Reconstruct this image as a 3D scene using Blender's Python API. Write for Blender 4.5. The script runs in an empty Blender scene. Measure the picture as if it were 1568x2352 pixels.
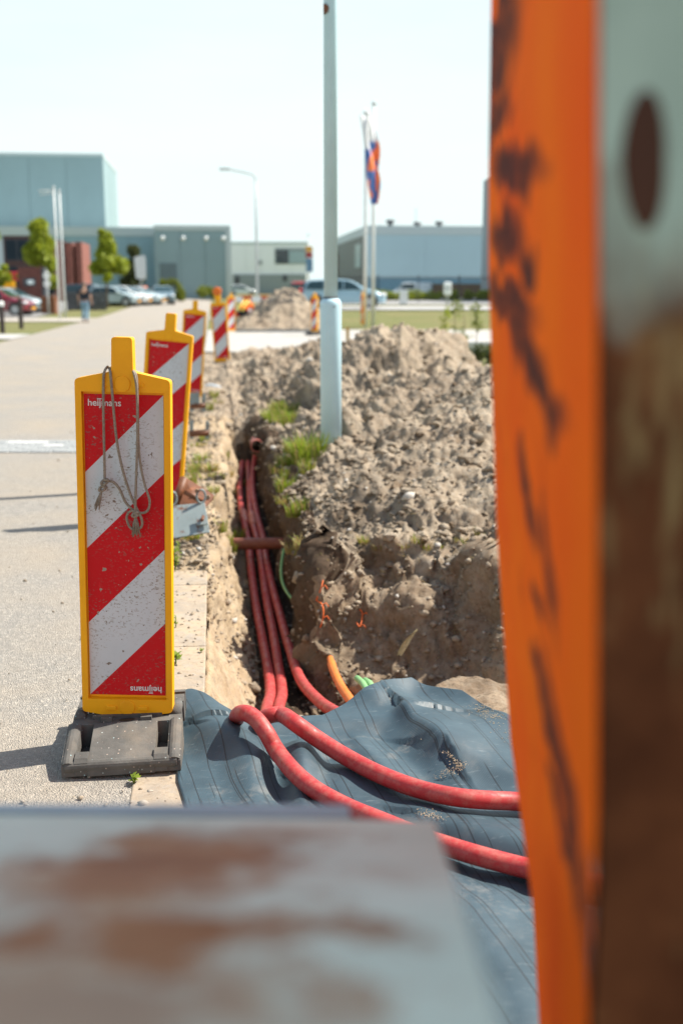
import bpy, bmesh, math, random
import numpy as np
from mathutils import Vector, Matrix, Euler

# ------------------------------------------------------------------ camera, sky, sun, exposure
S = bpy.context.scene
COL = S.collection
FPX, CX, CY, CAMH = 2500.0, 784.0, 1176.0, 1.5
TH = math.atan(0.2052)
cam_d = bpy.data.cameras.new('camera')
cam = bpy.data.objects.new('camera', cam_d)
COL.objects.link(cam)
cam.location = (0, 0, CAMH)
cam.rotation_euler = (math.pi / 2 - TH, 0, 0)
cam_d.sensor_fit = 'VERTICAL'
cam_d.sensor_height = 36.0
cam_d.lens = 36.0 * FPX / 2352.0
cam_d.clip_start = 0.02
cam_d.clip_end = 6000
cam_d.dof.use_dof = True
cam_d.dof.focus_distance = 3.62
cam_d.dof.aperture_fstop = 2.15
S.camera = cam

SUN_EL, SUN_AZ = math.radians(52), math.radians(20)      # azimuth measured from +X towards +Y
sun_dir = Vector((math.cos(SUN_EL) * math.cos(SUN_AZ), math.cos(SUN_EL) * math.sin(SUN_AZ), math.sin(SUN_EL)))
W = bpy.data.worlds.new('World')
S.world = W
W.use_nodes = True
wn = W.node_tree
sky = wn.nodes.new('ShaderNodeTexSky')
sky.sky_type = 'NISHITA'
sky.sun_disc = False
sky.sun_elevation = SUN_EL
sky.sun_rotation = math.pi / 2 - SUN_AZ
sky.air_density = 1.0
sky.dust_density = 1.2
sky.ozone_density = 1.4
bg = wn.nodes['Background']
bg.inputs['Strength'].default_value = 0.10
# bright summer haze: the air whitens evenly towards the horizon all round
tc = wn.nodes.new('ShaderNodeTexCoord'); sep = wn.nodes.new('ShaderNodeSeparateXYZ')
wn.links.new(tc.outputs['Generated'], sep.inputs[0])
rp_ = wn.nodes.new('ShaderNodeValToRGB')
wn.links.new(sep.outputs[2], rp_.inputs[0])
el = rp_.color_ramp.elements
while len(el) < 4: el.new(.5)
for e_, (p_, v_) in zip(el, ((0.0, 1.0), (.12, .96), (.28, .80), (.6, .15))):
    e_.position = p_; e_.color = (v_, v_, v_, 1)
cn = wn.nodes.new('ShaderNodeTexNoise'); cn.inputs['Scale'].default_value = 2.2; cn.inputs['Detail'].default_value = 5
cmap = wn.nodes.new('ShaderNodeMapping'); cmap.inputs['Scale'].default_value = (1, 1, 5)
wn.links.new(tc.outputs['Generated'], cmap.inputs[0]); wn.links.new(cmap.outputs[0], cn.inputs['Vector'])
cr_ = wn.nodes.new('ShaderNodeMapRange'); cr_.inputs[1].default_value = .35; cr_.inputs[2].default_value = .7; cr_.inputs[3].default_value = -.10; cr_.inputs[4].default_value = .10
wn.links.new(cn.outputs['Fac'], cr_.inputs[0])
ad = wn.nodes.new('ShaderNodeMath'); ad.operation = 'ADD'; ad.use_clamp = True
wn.links.new(rp_.outputs[0], ad.inputs[0]); wn.links.new(cr_.outputs[0], ad.inputs[1])
mxs = wn.nodes.new('ShaderNodeMix'); mxs.data_type = 'RGBA'
wn.links.new(ad.outputs[0], mxs.inputs[0]); wn.links.new(sky.outputs[0], mxs.inputs[6])
mxs.inputs[7].default_value = (5.6, 6.5, 6.45, 1)
wn.links.new(mxs.outputs[2], bg.inputs['Color'])
sl = bpy.data.lights.new('sun', 'SUN')
sl.energy = 5.0
sl.angle = math.radians(0.5)
sl.color = (1.0, 0.93, 0.82)
so = bpy.data.objects.new('sun', sl)
so.rotation_euler = sun_dir.to_track_quat('Z', 'Y').to_euler()
so.location = (20, 10, 30)
COL.objects.link(so)
S.view_settings.view_transform = 'Standard'
S.view_settings.look = 'None'
S.view_settings.exposure = 0.80
S.view_settings.gamma = 1.0
S.view_settings.use_curve_mapping = False
S.render.engine = 'CYCLES'
S.cycles.use_denoising = True
S.cycles.max_bounces = 6
S.cycles.caustics_reflective = False
S.cycles.caustics_refractive = False

# ------------------------------------------------------------------ helpers
rnd = random.Random(7)
ROADK = 0.115                        # the road drifts left by this much per metre
ROAD_ANG = math.atan(ROADK)
c_, s_ = math.cos(TH), math.sin(TH)
FWD, UP = Vector((0, c_, -s_)), Vector((0, s_, c_))


def PX(x, y, Y=None, Z=None):
    """point of the photograph's sight line at a known distance Y or height Z"""
    d = Vector(((x - CX) / FPX, 0, 0)) + FWD + UP * ((CY - y) / FPX)
    t = (Y / d.y) if Y is not None else ((Z - CAMH) / d.z)
    return Vector((0, 0, CAMH)) + d * t


def gx(x, Y, z=0.0):
    return (x - CX) / FPX * (Y * c_ + (CAMH - z) * s_)


def hz(y, Y):
    return CAMH - Y * math.tan(TH + math.atan((y - CY) / FPX))


def sm(a, b, x):
    t = np.clip((x - a) / (b - a), 0, 1)
    return t * t * (3 - 2 * t)


def G(X, Y):
    """height of the land: flat near, a low rise beyond the cross path"""
    cc = X + ROADK * Y
    return 0.52 * sm(41, 54, Y) * sm(-0.5, 3.0, cc) + 0.25 * sm(55, 95, Y) * (1 - sm(-4.0, 2.5, cc))


def tag(o, label=None, cat=None, group=None, kind=None):
    if label: o['label'] = label
    if cat: o['category'] = cat
    if group: o['group'] = group
    if kind: o['kind'] = kind
    return o


def thing(name, label, cat, loc=(0, 0, 0), rot=(0, 0, 0), group=None):
    o = bpy.data.objects.new(name, None)
    COL.objects.link(o)
    o.empty_display_size = 0.1
    o.location = loc
    o.rotation_euler = rot
    return tag(o, label, cat, group)


def dup(root, loc, rot, label=None, group=None):
    def cp(o, parent):
        c = o.copy()
        COL.objects.link(c)
        if parent: c.parent = parent
        for ch in list(o.children): cp(ch, c)
        return c
    r = cp(root, None)
    r.location = loc
    r.rotation_euler = rot
    if label: r['label'] = label
    if group: r['group'] = group
    return r


class MB:
    def __init__(self):
        self.v, self.f, self.m = [], [], []

    def add(self, vs, fs, mi=0, mtx=None):
        b = len(self.v)
        for p in vs:
            p = Vector(p)
            self.v.append(tuple(mtx @ p if mtx else p))
        for q in fs:
            self.f.append(tuple(i + b for i in q))
            self.m.append(mi)
        return self

    def box(self, x0, x1, y0, y1, z0, z1, mi=0, mtx=None):
        vs = [(x0, y0, z0), (x1, y0, z0), (x1, y1, z0), (x0, y1, z0), (x0, y0, z1), (x1, y0, z1), (x1, y1, z1), (x0, y1, z1)]
        return self.add(vs, [(3, 2, 1, 0), (4, 5, 6, 7), (0, 1, 5, 4), (1, 2, 6, 5), (2, 3, 7, 6), (3, 0, 4, 7)], mi, mtx)

    def tube(self, pts, r, n=10, mi=0, caps=True, mtx=None):
        pts = [Vector(p) for p in pts]
        k = len(pts)
        rs = r if isinstance(r, (list, tuple)) else [r] * k
        vs, fs, prev = [], [], None
        for i, p in enumerate(pts):
            t = (pts[min(i + 1, k - 1)] - pts[max(i - 1, 0)]).normalized()
            if prev is None:
                a = Vector((0, 0, 1)) if abs(t.z) < .9 else Vector((1, 0, 0))
                u = t.cross(a).normalized()
            else:
                u = (prev - t * prev.dot(t)).normalized()
            prev = u
            w = t.cross(u)
            for j in range(n):
                ang = 2 * math.pi * j / n
                vs.append(p + (u * math.cos(ang) + w * math.sin(ang)) * rs[i])
        for i in range(k - 1):
            for j in range(n):
                j2 = (j + 1) % n
                fs.append((i * n + j, i * n + j2, (i + 1) * n + j2, (i + 1) * n + j))
        if caps:
            fs.append(tuple(range(n - 1, -1, -1)))
            fs.append(tuple((k - 1) * n + j for j in range(n)))
        return self.add(vs, fs, mi, mtx)

    def prism(self, poly, a, b, axis='y', mi=0, mtx=None):
        """outline (u,v) pushed from a to b along an axis (ccw seen from the low side)"""
        def P(u, v, t):
            return {'y': (u, t, v), 'x': (t, u, v), 'z': (u, v, t)}[axis]
        n = len(poly)
        vs = [P(u, v, a) for u, v in poly] + [P(u, v, b) for u, v in poly]
        fs = [tuple(range(n)), tuple(range(2 * n - 1, n - 1, -1))]
        fs += [(i, i + n, (i + 1) % n + n, (i + 1) % n) for i in range(n)]
        return self.add(vs, fs, mi, mtx)

    def sphere(self, c, r, n=10, m=6, mi=0, sc=(1, 1, 1)):
        vs, fs = [], []
        for i in range(m + 1):
            th = math.pi * i / m
            for j in range(n):
                ph = 2 * math.pi * j / n
                vs.append((c[0] + r * sc[0] * math.sin(th) * math.cos(ph), c[1] + r * sc[1] * math.sin(th) * math.sin(ph), c[2] + r * sc[2] * math.cos(th)))
        for i in range(m):
            for j in range(n):
                fs.append((i * n + j, (i + 1) * n + j, (i + 1) * n + (j + 1) % n, i * n + (j + 1) % n))
        return self.add(vs, fs, mi)

    def build(self, name, mats, parent=None, smooth=False, bevel=0, world=False, seg=2, fix=True):
        me = bpy.data.meshes.new(name)
        vs = self.v
        if world and parent is not None:
            chain, p = Matrix.Identity(4), parent
            while p is not None:
                chain = p.matrix_basis @ chain
                p = p.parent
            inv = chain.inverted()
            vs = [tuple(inv @ Vector(q)) for q in vs]
        me.from_pydata(vs, [], self.f)
        mats = mats if isinstance(mats, (list, tuple)) else [mats]
        for m in mats: me.materials.append(m)
        if len(mats) > 1: me.polygons.foreach_set('material_index', self.m)
        if fix and len(self.f) < 20000:
            bm = bmesh.new(); bm.from_mesh(me)
            bmesh.ops.recalc_face_normals(bm, faces=bm.faces[:])
            bm.to_mesh(me); bm.free()
        if smooth: me.polygons.foreach_set('use_smooth', [True] * len(me.polygons))
        me.update()
        o = bpy.data.objects.new(name, me)
        COL.objects.link(o)
        if parent is not None: o.parent = parent
        if bevel:
            b = o.modifiers.new('bevel', 'BEVEL')
            b.width = bevel; b.segments = seg; b.limit_method = 'ANGLE'; b.angle_limit = math.radians(35)
            if smooth is None: pass
        return o


def npmesh(name, V, F, mats, parent=None, smooth=True, mi=None):
    """fast mesh from numpy quads/tris"""
    me = bpy.data.meshes.new(name)
    V = np.asarray(V, dtype=np.float32); F = np.asarray(F, dtype=np.int32)
    k = F.shape[1]
    me.vertices.add(len(V)); me.vertices.foreach_set('co', V.ravel())
    me.loops.add(F.size); me.loops.foreach_set('vertex_index', F.ravel())
    me.polygons.add(len(F)); me.polygons.foreach_set('loop_start', np.arange(0, F.size, k, dtype=np.int32))
    me.polygons.foreach_set('loop_total', np.full(len(F), k, dtype=np.int32))
    me.polygons.foreach_set('use_smooth', np.full(len(F), smooth))
    for m in (mats if isinstance(mats, (list, tuple)) else [mats]): me.materials.append(m)
    if mi is not None: me.polygons.foreach_set('material_index', np.asarray(mi, dtype=np.int32))
    me.update(calc_edges=True); me.validate()
    o = bpy.data.objects.new(name, me)
    COL.objects.link(o)
    if parent is not None: o.parent = parent
    return o


def round_poly(pts, r, n=4):
    """round the corners of a polygon; r one number or one per corner"""
    out, k = [], len(pts)
    for i in range(k):
        p, a, b = Vector(pts[i]), Vector(pts[i - 1]), Vector(pts[(i + 1) % k])
        rr = r[i] if isinstance(r, (list, tuple)) else r
        if rr <= 0:
            out.append(tuple(p)); continue
        d1, d2 = (a - p), (b - p)
        q = min(rr, d1.length * .45, d2.length * .45)
        p1, p2 = p + d1.normalized() * q, p + d2.normalized() * q
        for j in range(n + 1):
            t = j / n
            out.append(tuple(p1 * (1 - t) ** 2 + p * 2 * t * (1 - t) + p2 * t * t))
    return out


# ------------------------------------------------------------------ vector noise in numpy
def _h(ix, iy, iz, s):
    n = (ix.astype(np.int64) * 374761393 + iy.astype(np.int64) * 668265263 + iz.astype(np.int64) * 2147483647 + s * 974711) & 0xFFFFFFFF
    n = ((n ^ (n >> 13)) * 1274126177) & 0xFFFFFFFF
    n = ((n ^ (n >> 16)) * 2246822519) & 0xFFFFFFFF
    return ((n ^ (n >> 15)) & 0xFFFFFF) / float(0xFFFFFF)


def vnoise(P, s=0):
    I = np.floor(P); f = P - I; I = I.astype(np.int64)
    u = f * f * f * (f * (f * 6 - 15) + 10)
    r = 0
    for dx in (0, 1):
        for dy in (0, 1):
            for dz in (0, 1):
                w = (u[:, 0] if dx else 1 - u[:, 0]) * (u[:, 1] if dy else 1 - u[:, 1]) * (u[:, 2] if dz else 1 - u[:, 2])
                r = r + w * _h(I[:, 0] + dx, I[:, 1] + dy, I[:, 2] + dz, s)
    return r * 2 - 1


def fbm(P, oct=4, s=0, gain=.5):
    a, r, q = 1.0, 0, P.copy()
    for i in range(oct):
        r = r + a * vnoise(q, s + i); a *= gain; q = q * 2.03 + 11.3
    return r


def worley(P, s=0):
    I = np.floor(P).astype(np.int64); f = P - I
    best = np.full(len(P), 9.0); idv = np.zeros(len(P))
    for dx in (-1, 0, 1):
        for dy in (-1, 0, 1):
            for dz in (-1, 0, 1):
                a, b, c = I[:, 0] + dx, I[:, 1] + dy, I[:, 2] + dz
                h1 = _h(a, b, c, s)
                q = (dx + h1 - f[:, 0]) ** 2 + (dy + _h(a, b, c, s + 1) - f[:, 1]) ** 2 + (dz + _h(a, b, c, s + 2) - f[:, 2]) ** 2
                k = q < best
                best = np.where(k, q, best); idv = np.where(k, h1, idv)
    return np.sqrt(best), idv


# ------------------------------------------------------------------ materials
def lin(r, g, b):
    return tuple(((c / 255) / 12.92 if c / 255 <= .04045 else ((c / 255 + .055) / 1.055) ** 2.4) for c in (r, g, b)) + (1.0,)


class Mat:
    def __init__(self, name, rough=.6, metal=0.0, spec=.5):
        self.m = bpy.data.materials.new(name); self.m.use_nodes = True
        self.t = self.m.node_tree
        self.b = self.t.nodes['Principled BSDF']
        self.b.inputs['Roughness'].default_value = rough
        self.b.inputs['Metallic'].default_value = metal
        self.b.inputs['Specular IOR Level'].default_value = spec
        self._co = None

    def N(self, typ, **kw):
        n = self.t.nodes.new('ShaderNode' + typ)
        for k, v in kw.items(): setattr(n, k, v)
        return n

    def L(self, a, b): self.t.links.new(a, b)

    @property
    def co(self):
        if self._co is None: self._co = self.N('TexCoord').outputs['Object']
        return self._co

    def scaled(self, sc, rot=(0, 0, 0), loc=(0, 0, 0)):
        n = self.N('Mapping'); n.inputs['Scale'].default_value = sc; n.inputs['Rotation'].default_value = rot
        n.inputs['Location'].default_value = loc
        self.L(self.co, n.inputs['Vector']); return n.outputs[0]

    def noise(self, scale, detail=4, rough=.55, co=None, dist=0):
        n = self.N('TexNoise'); n.inputs['Scale'].default_value = scale; n.inputs['Detail'].default_value = detail
        n.inputs['Roughness'].default_value = rough; n.inputs['Distortion'].default_value = dist
        self.L(co or self.co, n.inputs['Vector']); return n.outputs['Fac']

    def voro(self, scale, out='Distance', co=None, feature='F1', rand=1.0):
        n = self.N('TexVoronoi', feature=feature); n.inputs['Scale'].default_value = scale
        n.inputs['Randomness'].default_value = rand
        self.L(co or self.co, n.inputs['Vector']); return n.outputs[out]

    def ramp(self, fac, stops, interp='LINEAR'):
        n = self.N('ValToRGB'); e = n.color_ramp.elements; n.color_ramp.interpolation = interp
        while len(e) < len(stops): e.new(0.5)
        for q, (p, c) in zip(e, stops):
            q.position = p
            q.color = c if isinstance(c, tuple) else (c, c, c, 1)
        self.L(fac, n.inputs[0]); return n.outputs[0]

    def mix(self, fac, a, b, blend='MIX'):
        n = self.N('Mix', data_type='RGBA', blend_type=blend)
        for s, v in ((n.inputs[0], fac), (n.inputs[6], a), (n.inputs[7], b)):
            if isinstance(v, (int, float)): s.default_value = v
            elif isinstance(v, tuple): s.default_value = v
            else: self.L(v, s)
        return n.outputs[2]

    def math(self, op, a, b=0.0, clamp=False):
        n = self.N('Math', operation=op, use_clamp=clamp)
        for s, v in ((n.inputs[0], a), (n.inputs[1], b)):
            if isinstance(v, (int, float)): s.default_value = v
            else: self.L(v, s)
        return n.outputs[0]

    def col(self, c):
        if isinstance(c, tuple): self.b.inputs['Base Color'].default_value = c
        else: self.L(c, self.b.inputs['Base Color'])
        return self

    def rough(self, r):
        self.L(r, self.b.inputs['Roughness']); return self

    def bump(self, h, strength=.5, dist=.01):
        n = self.N('Bump'); n.inputs['Strength'].default_value = strength; n.inputs['Distance'].default_value = dist
        self.L(h, n.inputs['Height'])
        prev = self.b.inputs['Normal'].links
        if prev: self.L(prev[0].from_socket, n.inputs['Normal'])
        self.L(n.outputs[0], self.b.inputs['Normal']); return self


def simple(name, c, rough=.6, metal=0, var=.25, scale=8, bump=0, bscale=60, spec=.5):
    """a plain surface with a little uneven tone and relief"""
    m = Mat(name, rough, metal, spec)
    d = tuple(min(1, x * (1 - var)) for x in c[:3]) + (1,)
    l = tuple(min(1, x * (1 + var * .6)) for x in c[:3]) + (1,)
    m.col(m.ramp(m.noise(scale, 5), [(.3, d), (.7, l)]))
    if bump: m.bump(m.noise(bscale, 3), bump, .004)
    return m.m


def rgb(r, g, b): return (r, g, b, 1.0)

# asphalt of the road: worn, pale, sandy
m = Mat('asphalt', .85)
base = m.ramp(m.voro(230, 'Color'), [(.0, rgb(.17, .17, .165)), (.45, rgb(.28, .262, .232)), (.8, rgb(.38, .345, .295)), (1, rgb(.50, .455, .39))])
base = m.mix(m.ramp(m.noise(17, 5, .7), [(.42, 0.0), (.60, .75)]), base, rgb(.225, .21, .185))
base = m.mix(m.ramp(m.noise(52, 3, .6), [(.56, 0.0), (.66, .75)]), base, rgb(.55, .49, .41))
base = m.mix(m.ramp(m.noise(1.1, 6, .6), [(.38, 0.0), (.72, .75)]), base, rgb(.385, .315, .23))
base = m.mix(m.ramp(m.noise(.25, 3), [(.35, 0.0), (.7, .35)]), base, rgb(.30, .295, .285))
m.col(base)
m.bump(m.voro(190), .9, .006).bump(m.noise(40, 4, .7), .5, .008)
ASPHALT = m.m

m = Mat('kerb_concrete', .9)
base = m.ramp(m.noise(14, 8, .65), [(.3, rgb(.24, .205, .165)), (.62, rgb(.36, .305, .24))])
base = m.mix(m.ramp(m.noise(3.1, 7, .65), [(.4, 0.0), (.58, .9)]), base, rgb(.43, .33, .22))
base = m.mix(m.ramp(m.noise(30, 6, .75), [(.50, 0.0), (.66, .7)]), base, rgb(.215, .16, .11))
base = m.mix(m.ramp(m.noise(5.5, 5, .7), [(.50, 0.0), (.6, .5)]), base, rgb(.30, .285, .26))
m.col(base); m.bump(m.noise(70, 6, .7), .5, .004)
KERB = m.m

def soil(name, cols, rubble=1.0):
    m = Mat(name, .95, spec=.2)
    base = m.ramp(m.noise(2.2, 8, .62), [(.3, cols[0]), (.5, cols[1]), (.68, cols[2])])
    base = m.mix(m.ramp(m.noise(21, 5, .7), [(.42, .0), (.68, .55)]), base, cols[3])
    base = m.mix(m.ramp(m.noise(1.35, 7, .65, co=m.scaled((1, 1, 1), loc=(7, 3, 2))), [(.48, 0.0), (.64, .50)]), base, tuple(x * .5 for x in cols[0][:3]) + (1,))
    base = m.mix(m.ramp(m.noise(33, 4, .7, co=m.scaled((1, 1, 1), loc=(2, 5, 1))), [(.54, 0.0), (.68, .6)]), base, tuple(x * .5 for x in cols[0][:3]) + (1,))
    base = m.mix(m.ramp(m.noise(60, 3, .6), [(.56, 0.0), (.7, .5)]), base, cols[0])
    m.col(base)
    m.bump(m.noise(55, 8, .7), .7 * rubble, .012).bump(m.noise(200, 4, .6), .6, .003)
    return m.m
SOIL = soil('dug_soil', [rgb(.17, .122, .08), rgb(.31, .245, .175), rgb(.41, .335, .245), rgb(.40, .36, .295)])
SANDWALL = soil('sand', [rgb(.30, .215, .13), rgb(.42, .315, .20), rgb(.48, .375, .25), rgb(.36, .31, .25)])
DARKSOIL = soil('dark_trench_soil', [rgb(.055, .036, .023), rgb(.09, .06, .04), rgb(.13, .09, .06), rgb(.11, .085, .06)])  # darker soil colour for the trench floor and right wall
CLOD = soil('clods', [rgb(.22, .17, .12), rgb(.34, .275, .20), rgb(.43, .355, .265), rgb(.45, .40, .32)])

m = Mat('grass_ground', .95, spec=.2)
base = m.ramp(m.noise(.35, 6, .6), [(.3, rgb(.20, .175, .075)), (.5, rgb(.155, .165, .06)), (.7, rgb(.115, .15, .045))])
base = m.mix(m.ramp(m.noise(9, 5, .7), [(.4, 0.0), (.7, .6)]), base, rgb(.23, .20, .10))
m.col(base); m.bump(m.noise(30, 5, .7), .8, .04)
LAWN = m.m

m = Mat('path_paving', .85)
br = m.N('TexBrick'); br.inputs['Scale'].default_value = 1.0
br.inputs['Brick Width'].default_value = .3; br.inputs['Row Height'].default_value = .3; br.inputs['Mortar Size'].default_value = .006
br.inputs['Color1'].default_value = rgb(.42, .41, .385); br.inputs['Color2'].default_value = rgb(.36, .355, .335); br.inputs['Mortar'].default_value = rgb(.22, .2, .17)
m.L(m.co, br.inputs['Vector'])
m.col(m.mix(m.ramp(m.noise(.8, 5), [(.4, 0.0), (.7, .5)]), br.outputs[0], rgb(.45, .41, .34)))
PAVING = m.m

# beacon plastics and films
m = Mat('yellow_plastic', .45, spec=.3)
g = m.noise(9, 6, .6)
base = m.ramp(g, [(.3, rgb(.86, .38, .003)), (.65, rgb(.95, .45, .004))])
base = m.mix(m.ramp(m.noise(34, 5, .75), [(.66, 0.0), (.74, .75)]), base, rgb(.10, .06, .02))
m.col(base); m.bump(m.noise(90, 3), .08, .002)
YELLOW = m.m

def film(name, c, dirt, chip):
    m = Mat(name, .42, spec=.22)
    base = m.ramp(m.noise(5, 4), [(.3, tuple(x * .9 for x in c[:3]) + (1,)), (.7, c)])
    d = m.math('MULTIPLY', m.ramp(m.noise(150, 3, .6, co=m.scaled((.8, 1, 1.2))), [(.575, 0.0), (.625, .9)]), m.ramp(m.noise(4.5, 3), [(.40, .05), (.58, 1.0)]))
    base = m.mix(d, base, dirt)
    base = m.mix(m.ramp(m.noise(48, 2, .4, co=m.scaled((1, 1, 1), loc=(2.3, 4, 1.7))), [(.715, 0.0), (.735, 1.0)]), base, chip)
    # scratches
    sc = m.ramp(m.noise(14, 4, .6, co=m.scaled((8, 8, 1.2), (0, .7, 0))), [(.66, 0.0), (.70, .35)])
    base = m.mix(sc, base, tuple(min(1, x * 1.3 + .02) for x in c[:3]) + (1,))
    m.col(base); m.bump(m.voro(420, rand=.1), .08, .001)
    return m.m
REDFILM = film('red_film', rgb(.60, .003, .010), rgb(.30, .10, .085), rgb(.36, .28, .23))
WHITEFILM = film('white_film', rgb(.62, .665, .70), rgb(.27, .22, .18), rgb(.22, .18, .15))
LETTER = simple('white_print', rgb(.72, .72, .72), .5, var=.06)

m = Mat('recycled_rubber', .88, spec=.3)
base = m.ramp(m.noise(12, 7, .65), [(.3, rgb(.075, .073, .068)), (.7, rgb(.145, .139, .128))])
base = m.mix(m.ramp(m.noise(4.0, 5, .6), [(.52, 0.0), (.72, .5)]), base, rgb(.27, .215, .155))
vc = m.voro(70, 'Color'); vd = m.voro(70)
fl = m.math('MULTIPLY', m.ramp(vd, [(.13, 1.0), (.19, 0.0)]), m.ramp(vc, [(.60, 0.0), (.66, 1.0)]))
base = m.mix(fl, base, m.ramp(vc, [(.5, rgb(.5, .5, .48)), (.7, rgb(.45, .33, .26)), (.82, rgb(.26, .40, .42)), (1, rgb(.6, .56, .5))]))
m.col(base); m.bump(m.noise(120, 5, .7), .45, .003)
RUBBER = m.m

m = Mat('rubber_mat', .5, spec=.5)
sx = m.N('SeparateXYZ'); m.L(m.co, sx.inputs[0])
s = m.math('ADD', sx.outputs[0], m.math('MULTIPLY', sx.outputs[1], .30))
def grooves(freq, wd, lo):
    sw = m.math('ADD', s, m.math('MULTIPLY', m.noise(2.2, 2), .05))
    t_ = m.math('MULTIPLY', sw, freq); fl_ = m.math('FLOOR', t_)
    wn_ = m.N('TexWhiteNoise', noise_dimensions='1D'); m.L(fl_, wn_.inputs['W'])
    pos = m.math('ADD', m.math('MULTIPLY', wn_.outputs['Value'], .7), .15)
    d_ = m.math('ABSOLUTE', m.math('SUBTRACT', m.math('FRACT', t_), pos))
    ln = m.ramp(d_, [(wd * .5, 1.0), (wd, 0.0)])
    cb = m.N('CombineXYZ'); m.L(m.math('MULTIPLY', fl_, 3.7), cb.inputs[0]); m.L(m.math('MULTIPLY', sx.outputs[1], 2.2), cb.inputs[1])
    on = m.ramp(m.noise(1.0, 1, co=cb.outputs[0]), [(lo, 0.0), (lo + .03, 1.0)])
    return m.math('MULTIPLY', ln, on)
groove = m.math('MAXIMUM', grooves(15, .035, .38), grooves(42, .07, .56))
rib = m.math('SINE', m.math('MULTIPLY', s, 1300))
base = m.ramp(m.noise(6, 6, .6), [(.3, rgb(.030, .056, .073)), (.7, rgb(.052, .090, .114))])
dust = m.math('MULTIPLY', m.ramp(m.noise(10, 9, .78), [(.52, 0.0), (.70, .6)]), m.ramp(m.noise(2.3, 3), [(.48, .08), (.66, .8)]))
base = m.mix(dust, base, rgb(.30, .275, .24))
scr = m.ramp(m.noise(20, 5, .7, co=m.scaled((.8, 5, 3), (0, 0, .9))), [(.60, 0.0), (.70, .4)])
base = m.mix(scr, base, rgb(.22, .27, .29))
base = m.mix(m.math('MULTIPLY', groove, .85), base, rgb(.012, .014, .016))
m.col(base)
m.rough(m.ramp(dust, [(0, .50), (.5, .88)]))
m.bump(groove, -.5, .006).bump(rib, .10, .0012).bump(m.noise(9, 3), .12, .01)
MATR = m.m

def duct_mat(name, c, dusty):
    m = Mat(name, .36)
    base = m.ramp(m.noise(6, 5), [(.3, tuple(x * .8 for x in c[:3]) + (1,)), (.7, c)])
    base = m.mix(m.ramp(m.noise(30, 8, .8), [(.44, 0.05), (.66, dusty)]), base, rgb(.42, .25, .19))
    m.col(base); m.rough(m.ramp(m.noise(13, 7, .72), [(.45, .46), (.68, .85)])); m.bump(m.noise(25, 5), .18, .004)
    return m.m
DUCT = duct_mat('red_duct', rgb(.46, .017, .024), .42)
DUCTB = duct_mat('brown_pipe', rgb(.26, .075, .045), .4)
DUCTO = duct_mat('orange_duct', rgb(.78, .20, .015), .3)
DUCTG = duct_mat('green_duct', rgb(.20, .50, .19), .25)
DUCTP = duct_mat('pale_duct', rgb(.62, .17, .12), .3)
ROPE = simple('rope_fibre', rgb(.33, .285, .225), .95, var=.35, scale=180, bump=.8, bscale=500, spec=.1)

def rusty(name, paint, amount, rust=rgb(.18, .062, .022), sc=3.0, rough=.55):
    m = Mat(name, rough)
    base = m.ramp(m.noise(5, 6), [(.3, tuple(x * .8 for x in paint[:3]) + (1,)), (.7, paint)])
    r = m.ramp(m.noise(17, 6, .65), [(.3, tuple(x * .55 for x in rust[:3]) + (1,)), (.6, rust), (.8, tuple(min(1, x * 1.9) for x in rust[:3]) + (1,))])
    f = m.ramp(m.noise(sc, 8, .6, dist=.4), [(amount - .06, 1.0), (amount + .06, 0.0)])
    m.col(m.mix(f, base, r)); m.bump(m.noise(60, 5, .7), .3, .002)
    return m
STEEL = rusty('painted_steel', rgb(.25, .30, .30), .40, sc=16).m
RUST = rusty('rusted_steel', rgb(.22, .10, .04), .9, sc=12).m
LAMPW = simple('lamp_post_paint', rgb(.52, .73, .82), .45, var=.08, scale=3)
GALV = simple('galvanised', rgb(.50, .54, .55), .45, var=.15, scale=5)
POLEW = simple('white_pole', rgb(.70, .73, .73), .4, var=.08)
BLACK = simple('black_paint', rgb(.02, .02, .022), .5)
DARKGREY = simple('dark_grey_paint', rgb(.075, .08, .09), .6)
WHITEP = simple('white_paint', rgb(.76, .77, .76), .5, var=.08)
REDP = simple('red_paint', rgb(.50, .02, .02), .45)
ORANGEP = simple('orange_paint', rgb(.80, .17, .01), .5)
HIVIS = simple('hi_vis_cloth', rgb(1.0, .16, .01), .75, var=.12)
WOOD = simple('stake_wood', rgb(.42, .26, .08), .8, var=.3, scale=30)
BRICKR = simple('red_brick_skin', rgb(.25, .095, .075), .85, var=.25, scale=2)
CORTEN = simple('corten_steel', rgb(.155, .052, .04), .8, var=.35, scale=3)
CLAD = simple('blue_grey_cladding', rgb(.26, .37, .395), .6, var=.06, scale=.3)
CLADL = simple('light_trim', rgb(.50, .58, .59), .5, var=.05)
CLADB = simple('cladding_blue', rgb(.28, .43, .485), .6, var=.05, scale=.3)
CLADG = simple('grey_brick_facade', rgb(.22, .235, .215), .7, var=.1, scale=2)
WHITEB = simple('white_render', rgb(.90, .93, .92), .6, var=.05)
GREYB = simple('grey_plinth', rgb(.30, .34, .34), .7, var=.08)
m = Mat('window_glass', .08, spec=.8); m.col(rgb(.012, .022, .030)); GLASS = m.m
m = Mat('car_glass', .05, spec=.8); m.col(rgb(.02, .05, .055)); CARGLASS = m.m
def carpaint(name, c):
    m = Mat(name, .25, .0); m.col(m.ramp(m.noise(3, 3), [(.3, tuple(x * .93 for x in c[:3]) + (1,)), (.7, c)]))
    m.b.inputs['Coat Weight'].default_value = .8; m.b.inputs['Coat Roughness'].default_value = .05
    return m.m
TYRE = simple('tyre', rgb(.02, .02, .02), .85)
RIM = simple('wheel_rim', rgb(.42, .44, .46), .3, metal=.6)
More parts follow.
